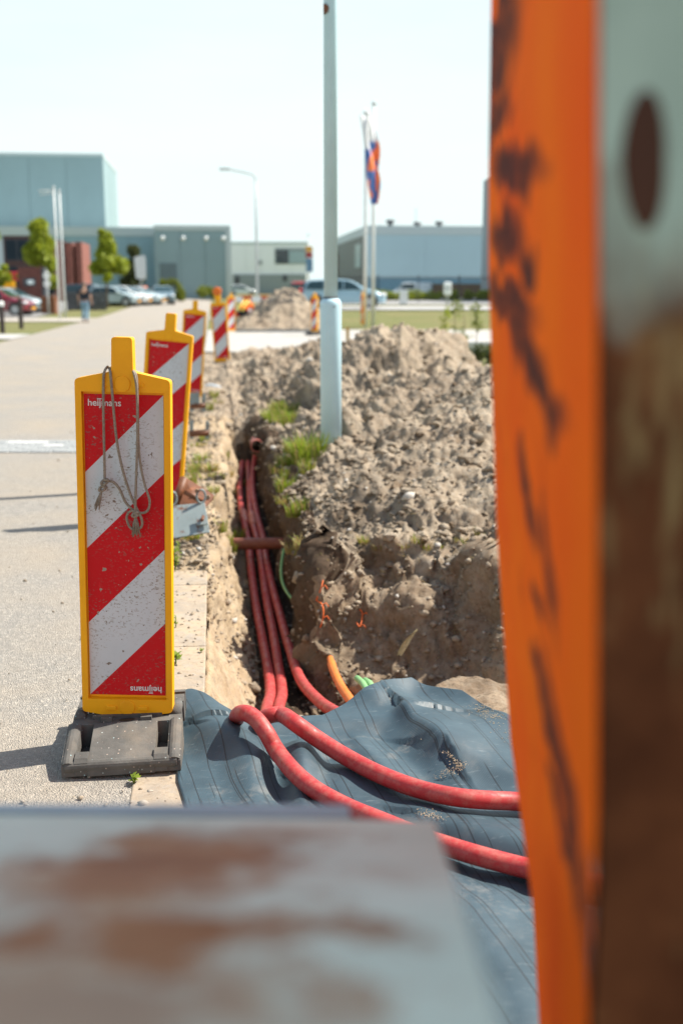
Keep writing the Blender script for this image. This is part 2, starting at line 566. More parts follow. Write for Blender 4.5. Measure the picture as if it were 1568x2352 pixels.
m = Mat('lamp_glass', .1, spec=.8); m.col(rgb(.75, .78, .8)); HEADL = m.m
m = Mat('tail_glass', .15, spec=.7); m.col(rgb(.45, .02, .02)); TAILL = m.m
def leafmat(name, c):
    m = Mat(name, .6, spec=.3)
    m.col(m.ramp(m.noise(2.0, 3), [(.3, tuple(x * .6 for x in c[:3]) + (1,)), (.7, tuple(x * 1.3 for x in c[:3]) + (1,))]))
    m.b.inputs['Subsurface Weight'].default_value = 0
    tr = m.N('BsdfTranslucent'); tr.inputs['Color'].default_value = (c[0] * 1.6, c[1] * 1.5, c[2], 1)
    mx = m.N('MixShader'); mx.inputs[0].default_value = .3
    out = m.t.nodes['Material Output']
    m.L(m.b.outputs[0], mx.inputs[1]); m.L(tr.outputs[0], mx.inputs[2]); m.L(mx.outputs[0], out.inputs['Surface'])
    return m.m
LEAF = leafmat('tree_leaf', rgb(.28, .335, .035))
LEAFD = leafmat('dark_leaf', rgb(.075, .095, .035))
LEAFB = leafmat('hedge_leaf', rgb(.17, .21, .035))
BLADE = leafmat('grass_blade', rgb(.21, .29, .035))
STRAW = leafmat('straw_blade', rgb(.34, .27, .13))
BARK = simple('bark', rgb(.16, .12, .085), .9, var=.3, scale=20)
SKIN = simple('skin', rgb(.52, .30, .21), .55, var=.08)
HAIR = simple('hair', rgb(.16, .13, .11), .7)
NAVY = simple('navy_cloth', rgb(.012, .022, .04), .85)
JEANS = simple('pale_jeans', rgb(.22, .36, .48), .85, var=.2)
TROUS = simple('dark_trousers', rgb(.02, .022, .03), .85)
SHOE = simple('brown_shoe', rgb(.10, .06, .04), .6)

# ------------------------------------------------------------------ ground, road, paths
def sheet(name, cs, Ys, off, mat, kind='structure', skip=None, rough=None):
    """a sheet on the land over road coordinates (c, Y)"""
    cs, Ys = np.asarray(cs, float), np.asarray(Ys, float)
    C2, Y2 = np.meshgrid(cs, Ys)
    X2 = C2 - ROADK * Y2
    Z2 = G(X2, Y2) + off
    V = np.stack([X2.ravel(), Y2.ravel(), Z2.ravel()], 1)
    F = []
    n = len(cs)
    for j in range(len(Ys) - 1):
        for i in range(n - 1):
            cm_, ym = (cs[i] + cs[i + 1]) / 2, (Ys[j] + Ys[j + 1]) / 2
            if skip and skip(cm_, ym): continue
            F.append((j * n + i, j * n + i + 1, (j + 1) * n + i + 1, (j + 1) * n + i))
    o = npmesh(name, V, F, mat)
    return tag(o, kind=kind)

HC0, HC1, HY0, HY1 = -.36, 4.4, 1.0, 26.5          # the dug strip: no ground sheet over it
far = [30, 34, 38, 41, 43, 45, 47, 49, 51, 54, 57, 60, 66, 72, 80, 90, 100, 130, 200, 400, 700, 900]
sheet('ground', [-900, -400, -100, -40, -20, -12, -6, -4, -2, HC0, .5, 1, 2, 3, HC1, 8, 14, 24, 50, 120, 400, 900],
      [-60, -5, HY0, 8, 16, HY1] + far, -.035, LAWN,
      skip=lambda c, y: HC0 < c < HC1 and HY0 < y < HY1)
road = sheet('road', np.linspace(-6.1, -.285, 8), [-6, 0, 5, 10, 15, 20, 25, 28, 34, 38, 41, 45, 50, 54, 60, 70, 80, 95, 130, 260], .0, ASPHALT)
sheet('cross_path', [-.26, 1, 2.5, 4, 7, 12, 20], [26.6, 30, 34, 38, 41], .004, PAVING)
sheet('side_road', [-.2, 2, 4, 8, 15, 30, 60], [53, 55, 57, 60, 63], .006, simple('side_road_surface', rgb(.40, .40, .39), .85))
sheet('driveway', [-26, -16, -10, -6.15], [51.5, 53, 55, 57.5], .004, simple('driveway_surface', rgb(.42, .38, .33), .85))
sheet('footpath', [-26, -16, -10, -6.15], [33.5, 34.5, 35.6, 37], .004, simple('footpath_surface', rgb(.44, .43, .41), .85))
sheet('car_park', [-60, -40, -24, -13, -9.5], [59, 66, 74, 84, 95, 110], .005, simple('car_park_surface', rgb(.25, .25, .245), .85))
sheet('yard', [6, 14, 30, 60], [70, 80, 100, 123], .005, simple('yard_surface', rgb(.33, .33, .32), .85))

# cobble strip across the road, every cobble a piece
cob = simple('cobble_grey', rgb(.29, .305, .305), .85, var=.25, scale=30)
cow = simple('cobble_white', rgb(.58, .58, .56), .8, var=.12, scale=30)
bm_ = {}
for key, mt in (('g', cob), ('w', cow)):
    q = MB(); q.box(-.098, .098, -.0475, .0475, -.04, .012)
    o = q.build('cobble', mt, bevel=.006)
    bm_[key] = o
cr = random.Random(3)
n_cob = 0
for r in range(8):
    yy = 10.10 + r * .103
    for i in range(17):
        cx0 = -3.82 + i * .203 + (.1 if r % 2 else 0)
        if cx0 + ROADK * yy > -.42: continue
        white = (r in (2, 6) and (i + r) % 7 in (2, 3)) or (r == 4 and i % 8 == 5)
        src = bm_['w' if white else 'g']
        o = src if (n_cob == 0 and not white) else src.copy()
        if o is not src: COL.objects.link(o)
        n_cob += 1
        o.parent = road
        o.location = (cx0, yy + cr.uniform(-.004, .004), cr.uniform(-.003, .002))
        o.rotation_euler = (0, 0, cr.uniform(-.02, .02))
if bm_['w'].parent is None: bpy.data.objects.remove(bm_['w'])

# concrete kerb stones beside the trench
kb = sheet('kerb', np.linspace(-.284, -.069, 3), np.linspace(.4, 26, 40), -.13, KERB)
kr = random.Random(5)
k0 = None
for i in range(16):
    y0 = 1.43 + i * 1.0
    if k0 is None:
        q = MB()
        nn = 10
        q.box(-.107, .107, -.4975, .4975, -.11, 0)
        k0 = q.build('kerb_stone', KERB, bevel=.005)
        o = k0
    else:
        o = k0.copy(); COL.objects.link(o)
    o.parent = kb
    ym = y0 + .5
    o.location = (-.177 - ROADK * ym, ym, .004 + kr.uniform(-.003, .003))
    o.rotation_euler = (kr.uniform(-.003, .003), kr.uniform(-.01, .01), ROAD_ANG + kr.uniform(-.004, .004))

# ------------------------------------------------------------------ trench and spoil heaps
def cone(X, Y, x0, y0, h, rx, ry, p=1.0):
    r = np.sqrt(((X - x0) / rx) ** 2 + ((Y - y0) / ry) ** 2 + .015)
    return h * np.clip(1.12 - r, 0, None) ** p * 1.0


def heap(X, Y):
    a = cone(X, Y, 1.45, 9.3, .66, 1.9, 3.6)
    a2 = cone(X, Y, .75, 8.3, .40, 1.15, 2.2)
    b = cone(X, Y, .98, 13.7, .80, 1.55, 3.2)
    c = cone(X, Y, .42, 13.4, .72, 1.08, 2.6)
    d = cone(X, Y, -.25, 17.8, .36, 1.5, 4.5)
    e = cone(X, Y, .6, 18.5, .42, 2.2, 4.0)
    k = 5.0
    fall = 1 - .85 * sm(1.25, 2.15, X) * sm(10.0, 12.5, Y)
    return fall * (a ** k + a2 ** k + b ** k + c ** k + d ** k + e ** k + 1e-9) ** (1 / k)


def terr(c, Y):
    """height of dug ground over road coordinates"""
    X = c - ROADK * Y
    fl = np.interp(Y, [3.4, 3.75, 4.4, 5, 7, 9, 10.6, 11.2, 11.6, 14, 18, 22, 26], [-.12, -.25, -.55, -.62, -.58, -.46, -.36, -.33, -.02, .02, .10, .06, 0])
    wob = .02 * np.sin(Y * 3.1) + .015 * np.sin(Y * 7.3 + 1)
    lip = -.062 + np.interp(Y, [5.4, 6.0, 9, 12], [0, .03, .10, .13]) + wob * np.interp(Y, [4.5, 6], [.15, 1])
    lf = np.interp(Y, [4, 6, 9, 11.5], [.17, .18, .17, .16]) + wob * .5
    rl = np.interp(Y, [4, 5.5, 7.5, 11.5], [.56, .51, .41, .40]) + .8 * wob
    rf = np.interp(Y, [4, 5.5, 7.5, 11.5], [.62, .60, .48, .45]) + .6 * wob
    left_top = np.interp(Y, [5.2, 6.4, 14, 20], [-.03, .045, .06, .05])
    right_top = .03 + heap(X, Y) * sm(.30, .75, c) + .07 * sm(5.6, 6.3, Y) * sm(.3, .5, c) * (1 - sm(1.6, 3.2, c))
    # dug-out hollow in front of the heap
    edge = 5.75 + .28 * np.sin(X * 4.2 + .4) + .12 * np.sin(X * 11 + 1) + .35 * sm(.9, 1.5, X)
    pit = np.interp(Y - edge, [-3.6, -2.0, -1.55, -1.2, -.85, -.68, -.40, -.22, -.10, .0, .12], [-.05, -.06, -.16, -.46, -.48, -.44, -.28, -.15, -.09, -.01, .02])
    right_top = np.where(Y < edge + .12, pit + right_top * sm(-.35, .12, Y - edge), right_top)
    right_top = right_top + .04 * sm(26.5, 22, Y) * 0
    near = sm(3.3, 3.9, Y)
    left_top = left_top
    t1 = np.clip((c - lip) / (lf - lip), 0, 1)
    zl = left_top + (fl - left_top) * (t1 ** .8)
    t2 = np.clip((c - rl) / (rf - rl), 0, 1)
    floor_side = fl
    z = np.where(c < lip, left_top, np.where(c < lf, zl, floor_side))
    # right wall: rises from rf back to rl (slight undercut is ignored: steep face)
    up = np.clip((c - (rl - .02)) / .085, 0, 1)
    up = up * up * (3 - 2 * up)
    z = np.where(c >= rl - .02, fl + (right_top - fl) * up, z)
    zn = -.06 + 0 * c                                  # under the mat
    z = zn * (1 - near) + z * near
    e2 = sm(3.6, 4.3, c)                               # back to the lawn at the outer edges
    z = z * (1 - e2) + (-.03) * e2
    e3 = sm(23.5, 26.3, Y)
    z = z * (1 - e3) + (-.03) * e3
    left_low = 1 - sm(5.3, 5.9, Y)
    z = np.where(c < lip - .002, z * (1 - left_low) - .14 * left_low, z)
    e4 = sm(-.30, -.36, c) * sm(5.3, 5.9, Y)
    z = z * (1 - e4) - .03 * e4
    return z

cols = np.concatenate([np.linspace(-.37, -.09, 26), np.linspace(-.08, .2, 64), np.linspace(.206, .37, 22), np.linspace(.374, .62, 60),
                       .62 + (4.42 - .62) * (np.linspace(0, 1, 270)[1:] ** 1.35)])
rows = [1.0, 1.6, 2.2, 2.8, 3.2]
y = 3.3
while y < 26.5:
    rows.append(y); y += max(.0042 * y * (1.0 if y < 15 else 1.5), .016)
rows.append(26.52)
rows = np.array(rows)
C2, Y2 = np.meshgrid(cols, rows)
Z2 = terr(C2, Y2)
X2 = C2 - ROADK * Y2
P = np.stack([X2, Y2, Z2], 2)
# normals of the grid, then push every point along its normal by layered lumps
du = np.gradient(P, axis=1); dv = np.gradient(P, axis=0)
Nn = np.cross(du, dv); Nn /= np.linalg.norm(Nn, axis=2, keepdims=True) + 1e-9
Pf = P.reshape(-1, 3); Nf = Nn.reshape(-1, 3)
w1, id1 = worley(Pf * 6.5, 3)
w2, id2 = worley(Pf * 15 + 5, 9)
w3, id3 = worley(Pf * 33 + 9, 19)
lump = .085 * fbm(Pf * 1.9, 5, 1, .55) + .046 * (.55 - w1) * (.4 + id1) + .026 * (.5 - w2) * (.3 + id2) + .010 * (.5 - w3)
lump = lump + .022 * np.abs(fbm(Pf * 9, 3, 40)) + .016 * fbm(Pf * 30, 3, 60)
bk_ = ((C2.ravel() > .45) & (Y2.ravel() < 6.3)).astype(float)
lump = lump + bk_ * .10 * fbm(Pf * 3.6, 4, 91, .6)
cf, yf = C2.ravel(), Y2.ravel()
amp = np.interp(yf, [3.3, 4.6, 6, 9, 14, 26], [.12, .55, .9, 1.15, 1.5, .8])
wall_l = ((cf > -.1) & (cf < .2)).astype(float)
amp = amp * (1 - .5 * wall_l)
amp = amp * np.where((cf > .2) & (cf < .4) & (yf < 11.4), .45, 1) * np.where(cf < -.1, .45, 1)
amp *= (1 - sm(3.5, 4.3, cf)) * (1 - sm(24.5, 26.3, yf)) * (1 - .98 * (1 - sm(3.3, 4.2, yf)))
big = sm(.45, .8, cf) * sm(7.0, 9, yf) * (1 - sm(1.4, 2.2, X2.ravel()))
lump = lump + big * .10 * np.abs(fbm(Pf * 2.6 + 3, 3, 77))
Pd = Pf + Nf * (lump * amp)[:, None]
nc = len(cols)
jj, ii = np.meshgrid(np.arange(len(rows) - 1), np.arange(nc - 1), indexing='ij')
a = (jj * nc + ii).ravel()
F = np.stack([a, a + 1, a + nc + 1, a + nc], 1)
cmid, ymid = cf[F].mean(1), yf[F].mean(1)
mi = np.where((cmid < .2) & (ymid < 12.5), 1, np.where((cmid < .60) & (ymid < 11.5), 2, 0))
lawn_ = (Z2.ravel()[F].mean(1) < .10) & (cmid > 2.4) & (ymid > 8)
mi = np.where(lawn_, 4, mi)
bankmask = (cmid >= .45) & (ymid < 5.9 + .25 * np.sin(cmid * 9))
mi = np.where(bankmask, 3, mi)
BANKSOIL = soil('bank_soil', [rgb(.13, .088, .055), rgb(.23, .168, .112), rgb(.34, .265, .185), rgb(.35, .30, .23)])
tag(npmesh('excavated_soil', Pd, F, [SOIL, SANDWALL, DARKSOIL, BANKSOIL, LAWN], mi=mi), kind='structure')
TG = Pd.reshape(len(rows), nc, 3)


def soil_z(X, Y):
    c = X + ROADK * Y
    j = min(int(np.searchsorted(rows, Y)), len(rows) - 1); i = min(int(np.searchsorted(cols, c)), nc - 1)
    return float(TG[j, i, 2])

# loose clods, crumbs and pebbles over the heaps, walls and kerb
ico = np.array([(0, 0, 1), (.89, 0, .45), (.28, .85, .45), (-.72, .53, .45), (-.72, -.53, .45), (.28, -.85, .45),
                (.72, .53, -.45), (-.28, .85, -.45), (-.89, 0, -.45), (-.28, -.85, -.45), (.72, -.53, -.45), (0, 0, -1)])
icf = np.array([(0, 1, 2), (0, 2, 3), (0, 3, 4), (0, 4, 5), (0, 5, 1), (1, 6, 2), (2, 7, 3), (3, 8, 4), (4, 9, 5), (5, 10, 1),
                (1, 10, 6), (2, 6, 7), (3, 7, 8), (4, 8, 9), (5, 9, 10), (6, 11, 7), (7, 11, 8), (8, 11, 9), (9, 11, 10), (10, 11, 6)])


def pebbles(name, pts, sizes, mats, seed=1, label=None, mi=None):
    R = np.random.RandomState(seed)
    n = len(pts)
    sh = 1 + .35 * R.randn(n, 12, 1).clip(-1.2, 1.2)
    sc = np.stack([R.uniform(.7, 1.3, n), R.uniform(.7, 1.3, n), R.uniform(.5, .9, n)], 1)[:, None, :]
    V = ico[None] * sh * sc * np.asarray(sizes)[:, None, None]
    an = R.uniform(0, 6.28, n); ca, sa = np.cos(an)[:, None], np.sin(an)[:, None]
    V = np.stack([V[..., 0] * ca - V[..., 1] * sa, V[..., 0] * sa + V[..., 1] * ca, V[..., 2]], 2)
    V = V + np.asarray(pts)[:, None, :]
    F = icf[None] + (np.arange(n) * 12)[:, None, None]
    mm = None if mi is None else np.repeat(np.asarray(mi), 20)
    return tag(npmesh(name, V.reshape(-1, 3), F.reshape(-1, 3), mats, smooth=True, mi=mm), kind='stuff')

R = np.random.RandomState(11)
flat = Pd
okm = (yf > 5.0) & (yf < 24) & (cf > -.33) & (cf < 3.4)
wgt = np.where(cf > .42, 1.0, np.where(cf < -.06, 1.1, .35)) * (1 / yf) * okm
wgt = np.where((cf > -.33) & (cf < -.06) & (yf < 9), wgt * 2.5, wgt)
wgt /= wgt.sum()
idx = R.choice(len(flat), 13000, p=wgt)
sz = np.exp(R.normal(math.log(.0095), .55, len(idx))) * np.interp(yf[idx], [5, 9, 20], [.8, 1.05, 1.6])
sz = np.clip(sz, .003, .05)
pebbles('soil_crumbs', flat[idx] + Nf[idx] * (sz * .25)[:, None], sz, [CLOD, SOIL, simple('pale_stone', rgb(.46, .43, .38), .8, var=.2, scale=20)], 2, mi=R.choice(3, len(idx), p=[.5, .46, .04]))

# bigger clods lying on the heaps
okc = (yf > 5.6) & (yf < 20) & (cf > .5) & (cf < 3.2) & (Pd[:, 2] > .10)
wg = okc * (1 / yf); wg = wg / wg.sum()
idc = R.choice(len(Pd), 420, p=wg)
sc_ = R.uniform(.016, .042, len(idc)) * np.interp(yf[idc], [5, 9, 20], [.8, 1.0, 1.5])
clods = pebbles('soil_clods', Pd[idc] + Nf[idc] * (sc_ * .35)[:, None], sc_, [CLOD, SOIL, BANKSOIL], 31, mi=R.choice(3, len(idc), p=[.45, .35, .2]))
clods.data.polygons.foreach_set('use_smooth', [False] * len(clods.data.polygons))
# grit on the road and the kerb
pts, sz = [], []
for i in range(900):
    Y = 2.6 + 9 * R.rand() ** 1.6
    c = -.08 - abs(R.normal(0, .12 if i % 2 else (.5 if i % 3 else 1.3)))
    pts.append((c - ROADK * Y, Y, .006)); sz.append(np.clip(np.exp(R.normal(math.log(.004), .5)), .002, .014))
pebbles('road_grit', pts, sz, [CLOD, simple('grit', rgb(.36, .32, .265), .85)], 5, mi=R.choice(2, len(pts)))

# small brown bits of dry root sticking from the bank
q = MB()
for i in range(260):
    Y = R.uniform(5.1, 7.0); c = R.uniform(.45, 1.9)
    if i % 3 == 0: Y, c = R.uniform(4.35, 4.75), R.uniform(.95, 1.45)
    X = c - ROADK * Y
    p = Vector((X, Y, soil_z(X, Y) + .005)); L = R.uniform(.015, .06)
    d = Vector((R.normal(0, .6), R.normal(-.4, .5), R.normal(.4, .5))).normalized()
    e = d.cross(Vector((R.normal(), R.normal(), 1))).normalized()
    q.tube([p, p + d * L * .5 + e * L * .15, p + d * L + e * L * .5], [.0016, .0012, .0007], 4)
tag(q.build('dry_roots', STRAW, smooth=True), kind='stuff')

# ------------------------------------------------------------------ rubber mat
def seg_d(X, Y, a, b):
    ax, ay, bx, by = a[0], a[1], b[0], b[1]
    L = (bx - ax) ** 2 + (by - ay) ** 2
    t = np.clip(((X - ax) * (bx - ax) + (Y - ay) * (by - ay)) / L, 0, 1)
    dx, dy = X - (ax + t * (bx - ax)), Y - (ay + t * (by - ay))
    side = (bx - ax) * (Y - ay) - (by - ay) * (X - ax)
    return np.sqrt(dx * dx + dy * dy), np.sign(side)


def gp(x, y, z=0.02):
    p = PX(x, y, Z=z); return (p.x, p.y)

RIDGES = [  # from px, to px, height, width on the far side, width on the near side
    ((560, 1668), (930, 1652), .030, .20, .05), ((930, 1650), (1012, 1730), .055, .16, .035), ((1012, 1730), (1190, 1790), .035, .16, .07),
    ((905, 1548), (860, 1610), .075, .09, .09), ((1060, 1565), (1190, 1660), .06, .10, .20), ((950, 1600), (1100, 1640), -.035, .10, .10),
    ((452, 1605), (500, 1700), .06, .10, .09), ((500, 1700), (600, 1745), .045, .11, .08),
    ((640, 1755), (655, 1850), -.05, .045, .05), ((700, 1720), (690, 1850), .055, .07, .06), ((745, 1740), (740, 1830), -.03, .04, .05), ((560, 1720), (600, 1850), .03, .06, .06),
    ((990, 1880), (1230, 1960), .055, .12, .07), ((1000, 1935), (1230, 2010), -.055, .06, .06),
    ((820, 1700), (900, 1790), .022, .04, .03), ((880, 1680), (1010, 1800), -.018, .04, .04), ((760, 1850), (980, 1860), -.02, .1, .1),
    ((1080, 2110), (1230, 2330), .03, .10, .08)]


def mat_z(X, Y):
    X, Y = np.asarray(X, float), np.asarray(Y, float)
    z = np.full(X.shape, .016)
    for a, b, h, w1, w2 in RIDGES:
        d, sd = seg_d(X, Y, gp(*a), gp(*b))
        w = np.where(sd > 0, w1, w2)
        z = z + .78 * h * np.exp(-(d / (w * 1.05)) ** 2)
    Pn = np.stack([X.ravel(), Y.ravel(), 0 * X.ravel()], 1)
    z = z + (.012 * fbm(Pn * 2.6, 2, 5) + .0025 * fbm(Pn * np.array([9, 4, 1]), 2, 8)).reshape(X.shape)
    z = z + .05 * sm(.3, .9, X) * sm(3.1, 4.0, Y)
    cc = X + ROADK * Y
    z = np.where(cc < -.02, np.maximum(z, .014), np.maximum(z, -.02))
    return z

back = [gp(422, 1590, .03), gp(470, 1610, .03), gp(505, 1634, .03), gp(545, 1658, .02), (-.28, 3.60), gp(740, 1650, .02), gp(840, 1590, .05), gp(905, 1542, .09), gp(945, 1548, .06), gp(1060, 1560, .09), gp(1190, 1640, .09), gp(1420, 1780, .1), gp(1700, 1950, .1)]
front = [(.10, 1.45), (.17, 1.45), (.22, 1.45), (.29, 1.45), (.33, 1.45), (.47, 1.45), (.55, 1.45), (.62, 1.45), (.67, 1.45), (.8, 1.45), (.95, 1.45), (1.2, 1.45), (1.6, 1.45)]
leftE = [gp(422, 1590, .03), gp(410, 1700, .03), gp(408, 1788), gp(428, 1850), (-.33, 2.6), (-.14, 2.1), (.10, 1.45)]
def resamp(pl, n):
    pl = np.array(pl, float); d = np.r_[0, np.cumsum(np.linalg.norm(np.diff(pl, axis=0), axis=1))]
    t = np.linspace(0, d[-1], n); return np.stack([np.interp(t, d, pl[:, 0]), np.interp(t, d, pl[:, 1])], 1)
NA, NB = 260, 240
bk, fr = resamp(back, NA), resamp(front, NA)
le = resamp(leftE, NB)
tb = (np.linspace(0, 1, NB) ** 1.25)[:, None, None]
le = np.stack([np.interp(tb.ravel(), np.linspace(0, 1, NB), le[:, 0]), np.interp(tb.ravel(), np.linspace(0, 1, NB), le[:, 1])], 1)
XY = bk[None] * (1 - tb) + fr[None] * tb
corr = le - XY[:, 0]
XY = XY + corr[:, None] * ((1 - np.linspace(0, 1, NA)) ** 5)[None, :, None]
MZ = mat_z(XY[..., 0], XY[..., 1])
top = np.concatenate([XY, MZ[..., None]], 2)
bot = top - np.array([0, 0, .005])
V = np.concatenate([top.reshape(-1, 3), bot.reshape(-1, 3)])
jj, ii = np.meshgrid(np.arange(NB - 1), np.arange(NA - 1), indexing='ij')
a = (jj * NA + ii).ravel()
o_ = NA * NB
F1 = np.stack([a, a + NA, a + NA + 1, a + 1], 1)
F2 = np.stack([a, a + 1, a + NA + 1, a + NA], 1) + o_
e = np.arange(NA - 1); ed1 = np.stack([e, e + 1, e + 1 + o_, e + o_], 1)
g = np.arange(NB - 1) * NA; ed2 = np.stack([g + NA, g, g + o_, g + NA + o_], 1)
mo = npmesh('rubber_mat', V, np.concatenate([F1, F2, ed1, ed2]), MATR)
tag(mo, 'creased dark blue-grey ribbed rubber mat lying over the near end of the trench', 'mat')

# ------------------------------------------------------------------ ducts
def smooth_path(pts, n=8):
    pts = [Vector(p) for p in pts]
    out = []
    for i in range(len(pts) - 1):
        p0, p1, p2, p3 = pts[max(i - 1, 0)], pts[i], pts[i + 1], pts[min(i + 2, len(pts) - 1)]
        for j in range(n):
            t = j / n
            out.append(.5 * ((2 * p1) + (p2 - p0) * t + (2 * p0 - 5 * p1 + 4 * p2 - p3) * t * t + (3 * p1 - p0 - 3 * p2 + p3) * t ** 3))
    out.append(pts[-1])
    return out


def on_mat(x, y, lift, n=8):
    z = .05
    for _ in range(n):
        p = PX(x, y, Z=z); z = float(mat_z(p.x, p.y)) + lift
    return PX(x, y, Z=z)


def in_trench(px, zs):
    return [PX(x, y, Z=float(np.interp(y, zs[0], zs[1]))) for x, y in px]

RD = .0275
zs = ([1020, 1075, 1150, 1240, 1400, 1500, 1590, 1640, 1660], [-.16, -.29, -.36, -.43, -.52, -.54, -.46, -.20, -.10])
t1 = in_trench([(556, 1062), (550, 1120), (558, 1185), (571, 1245), (575, 1290), (586, 1380), (603, 1470), (616, 1540), (621, 1592), (612, 1632)], ([1020, 1075, 1150, 1240, 1400, 1500, 1590, 1640, 1660], [-.16, -.29, -.36, -.43, -.52, -.54, -.50, -.36, -.3]))
bend1 = [Vector((-.31, 4.0, -.30)), Vector((-.37, 3.84, -.30)), Vector((-.40, 3.74, -.16))]
m1 = [on_mat(543, 1651, .0)] + [on_mat(x, y, RD + l) for x, y, l in ((562, 1638, .045), (588, 1652, .055), (612, 1684, .045), (634, 1722, .03), (672, 1770, .012), (722, 1813, .004), (790, 1851, .004), (860, 1881, .004), (940, 1912, .006), (1010, 1938, .012), (1100, 1966, .015), (1215, 1996, .01), (1360, 2030, .005), (1560, 2060, .002), (1800, 2080, .0))]
q = MB(); q.tube(smooth_path(t1 + bend1 + m1, 8), RD, 14)
tag(q.build('cable_duct', DUCT, smooth=True), 'red cable duct arching out of the trench furthest left, then lowest over the mat', 'duct', 'red cable ducts')
t2 = in_trench([(570, 1062), (573, 1130), (578, 1190), (592, 1245), (600, 1290), (611, 1370), (628, 1460), (639, 1530), (648, 1590), (640, 1632)], ([1020, 1075, 1150, 1240, 1400, 1500, 1590, 1640, 1660], [-.16, -.29, -.36, -.43, -.52, -.54, -.50, -.36, -.3]))
m2 = [Vector((-.24, 3.95, -.28)), Vector((-.29, 3.80, -.14)), on_mat(605, 1654, .015)] + [on_mat(x, y, RD + l) for x, y, l in ((622, 1643, .045), (648, 1642, .055), (676, 1660, .045), (724, 1694, .02), (790, 1736, .006), (870, 1778, .004), (960, 1812, .006), (1060, 1833, .010), (1190, 1841, .01), (1340, 1846, .008), (1540, 1850, .003), (1800, 1852, .0))]
q = MB(); q.tube(smooth_path(t2 + m2, 8), RD, 14)
tag(q.build('cable_duct', DUCT, smooth=True), 'red cable duct running uppermost across the rubber mat to the right', 'duct', 'red cable ducts')
t3 = in_trench([(592, 1022), (583, 1070), (580, 1120), (589, 1180), (605, 1240), (612, 1290), (626, 1350), (645, 1420), (665, 1490), (690, 1560), (732, 1610), (778, 1640), (820, 1655)], ([1020, 1075, 1150, 1240, 1400, 1500, 1590, 1640, 1660], [-.03, -.25, -.36, -.43, -.52, -.52, -.42, -.22, -.14]))
q = MB(); q.tube(smooth_path(t3 + [t3[-1] + Vector((.25, -.25, .03))], 8), RD, 14)
tag(q.build('cable_duct', DUCT, smooth=True), 'red cable duct curving right beneath the far edge of the rubber mat', 'duct', 'red cable ducts')
# couplers on two ducts
for x, y, k in ((561, 1190, 0), (580, 1195, 1)):
    a, b = PX(x - 2, y - 14, Z=-.385), PX(x + 3, y + 14, Z=-.405)
    q = MB(); q.tube([a, a.lerp(b, .08), a.lerp(b, .92), b], [.030, .034, .034, .030], 14)
    tag(q.build('duct_coupler', DUCTP, smooth=True), ['pale orange coupler sleeve on the leftmost duct in the trench', 'pale orange coupler sleeve on the middle duct in the trench'][k], 'coupler', 'duct couplers')
# brown pipe lying across the trench, the pipe mouth beyond, cable ends
a, b = PX(560, 1249, Z=-.32), PX(634, 1248, Z=-.32)
d = (b - a).normalized()
q = MB(); q.tube([a - d * .10, b + d * .06], .043, 20)
tag(q.build('cross_pipe', DUCTB, smooth=False), 'brown pipe lying crosswise over the ducts in the trench', 'pipe')
p = PX(590, 1022, Z=.01)
q = MB()
for r0, r1 in ((.062, .053),):
    n = 20
    ax = Vector((-.08, 1, -.05)).normalized()
    q.tube([p - ax * .12, p + ax * .35], r0, n, caps=False)
    q.tube([p - ax * .12, p + ax * .35], r1, n, caps=False, mi=1)
    q.tube([p - ax * .12, p - ax * .119], [r1, r0], n, caps=False)
tag(q.build('pipe_mouth', [DUCTP, BLACK], smooth=True), 'pale terracotta pipe mouth in the soil at the far end of the trench', 'pipe')
gpts = [(652, 1262, -.22), (646, 1300, -.30), (648, 1335, -.36), (662, 1365, -.40), (690, 1395, -.42)]
q = MB(); q.tube(smooth_path([PX(x, y, Z=z) for x, y, z in gpts]), .010, 8)
tag(q.build('cable_piece', DUCTG, smooth=True), 'short green cable piece curving down the shaded right trench wall', 'cable')
opts = [(758, 1512, -.30), (766, 1540, -.31), (782, 1575, -.30), (804, 1608, -.24), (825, 1640, -.16)]
q = MB(); q.tube(smooth_path([PX(x, y, Z=z) for x, y, z in opts]), [.016] * 4 + [.021] * 29, 10)
tag(q.build('orange_duct', DUCTO, smooth=True), 'orange duct end poking out of the bank behind the mat', 'duct')
for k, (a, b, mt, lb) in enumerate((((820, 1558), (846, 1592), DUCTG, 'left one of the two green duct ends behind the mat'), ((838, 1563), (858, 1585), DUCTG, 'right one of the two green duct ends behind the mat'))):
    A, B = PX(*a, Z=-.12), PX(*b, Z=-.10)
    q = MB(); q.tube([A, A.lerp(B, .5) + Vector((0, 0, .01)), B, B + (B - A) * .8], .014, 10)
    tag(q.build('green_duct', mt, smooth=True), lb, 'duct', 'green duct ends')
# scraps of orange twine on the bank, a dry leaf
def bank_pt(x, y):
    lo, hi = None, None
    best = None
    for Y in np.linspace(4.6, 7.2, 400):
        p = PX(x, y, Y=float(Y))
        if p.z <= soil_z(p.x, p.y) + .006: return p
    return PX(x, y, Y=5.6)
TW = simple('orange_twine', rgb(.80, .16, .03), .7)
for k, (pl, lb) in enumerate((([(744, 1320), (738, 1350), (726, 1380)], 'orange twine strand hanging highest on the corner of the bank'), ([(722, 1378), (740, 1390), (742, 1420), (732, 1450)], 'orange twine strand hanging below another on the bank corner'), ([(826, 1400), (832, 1412), (826, 1440), (818, 1430)], 'crumpled orange twine scrap on the lit part of the bank'))):
    q = MB(); pp = [bank_pt(*t) + Vector((0, -.012, .006)) for t in pl]
    q.tube(smooth_path(pp, 5), .0035, 6)
    for p in pp[1:3]:
        q.tube([p, p + Vector((.02, -.005, .012)), p + Vector((.035, -.01, -.008))], .003, 5)
    tag(q.build('twine_scrap', TW, smooth=True), lb, 'twine', 'orange twine scraps')
p = bank_pt(915, 1500) + Vector((0, -.03, .0))
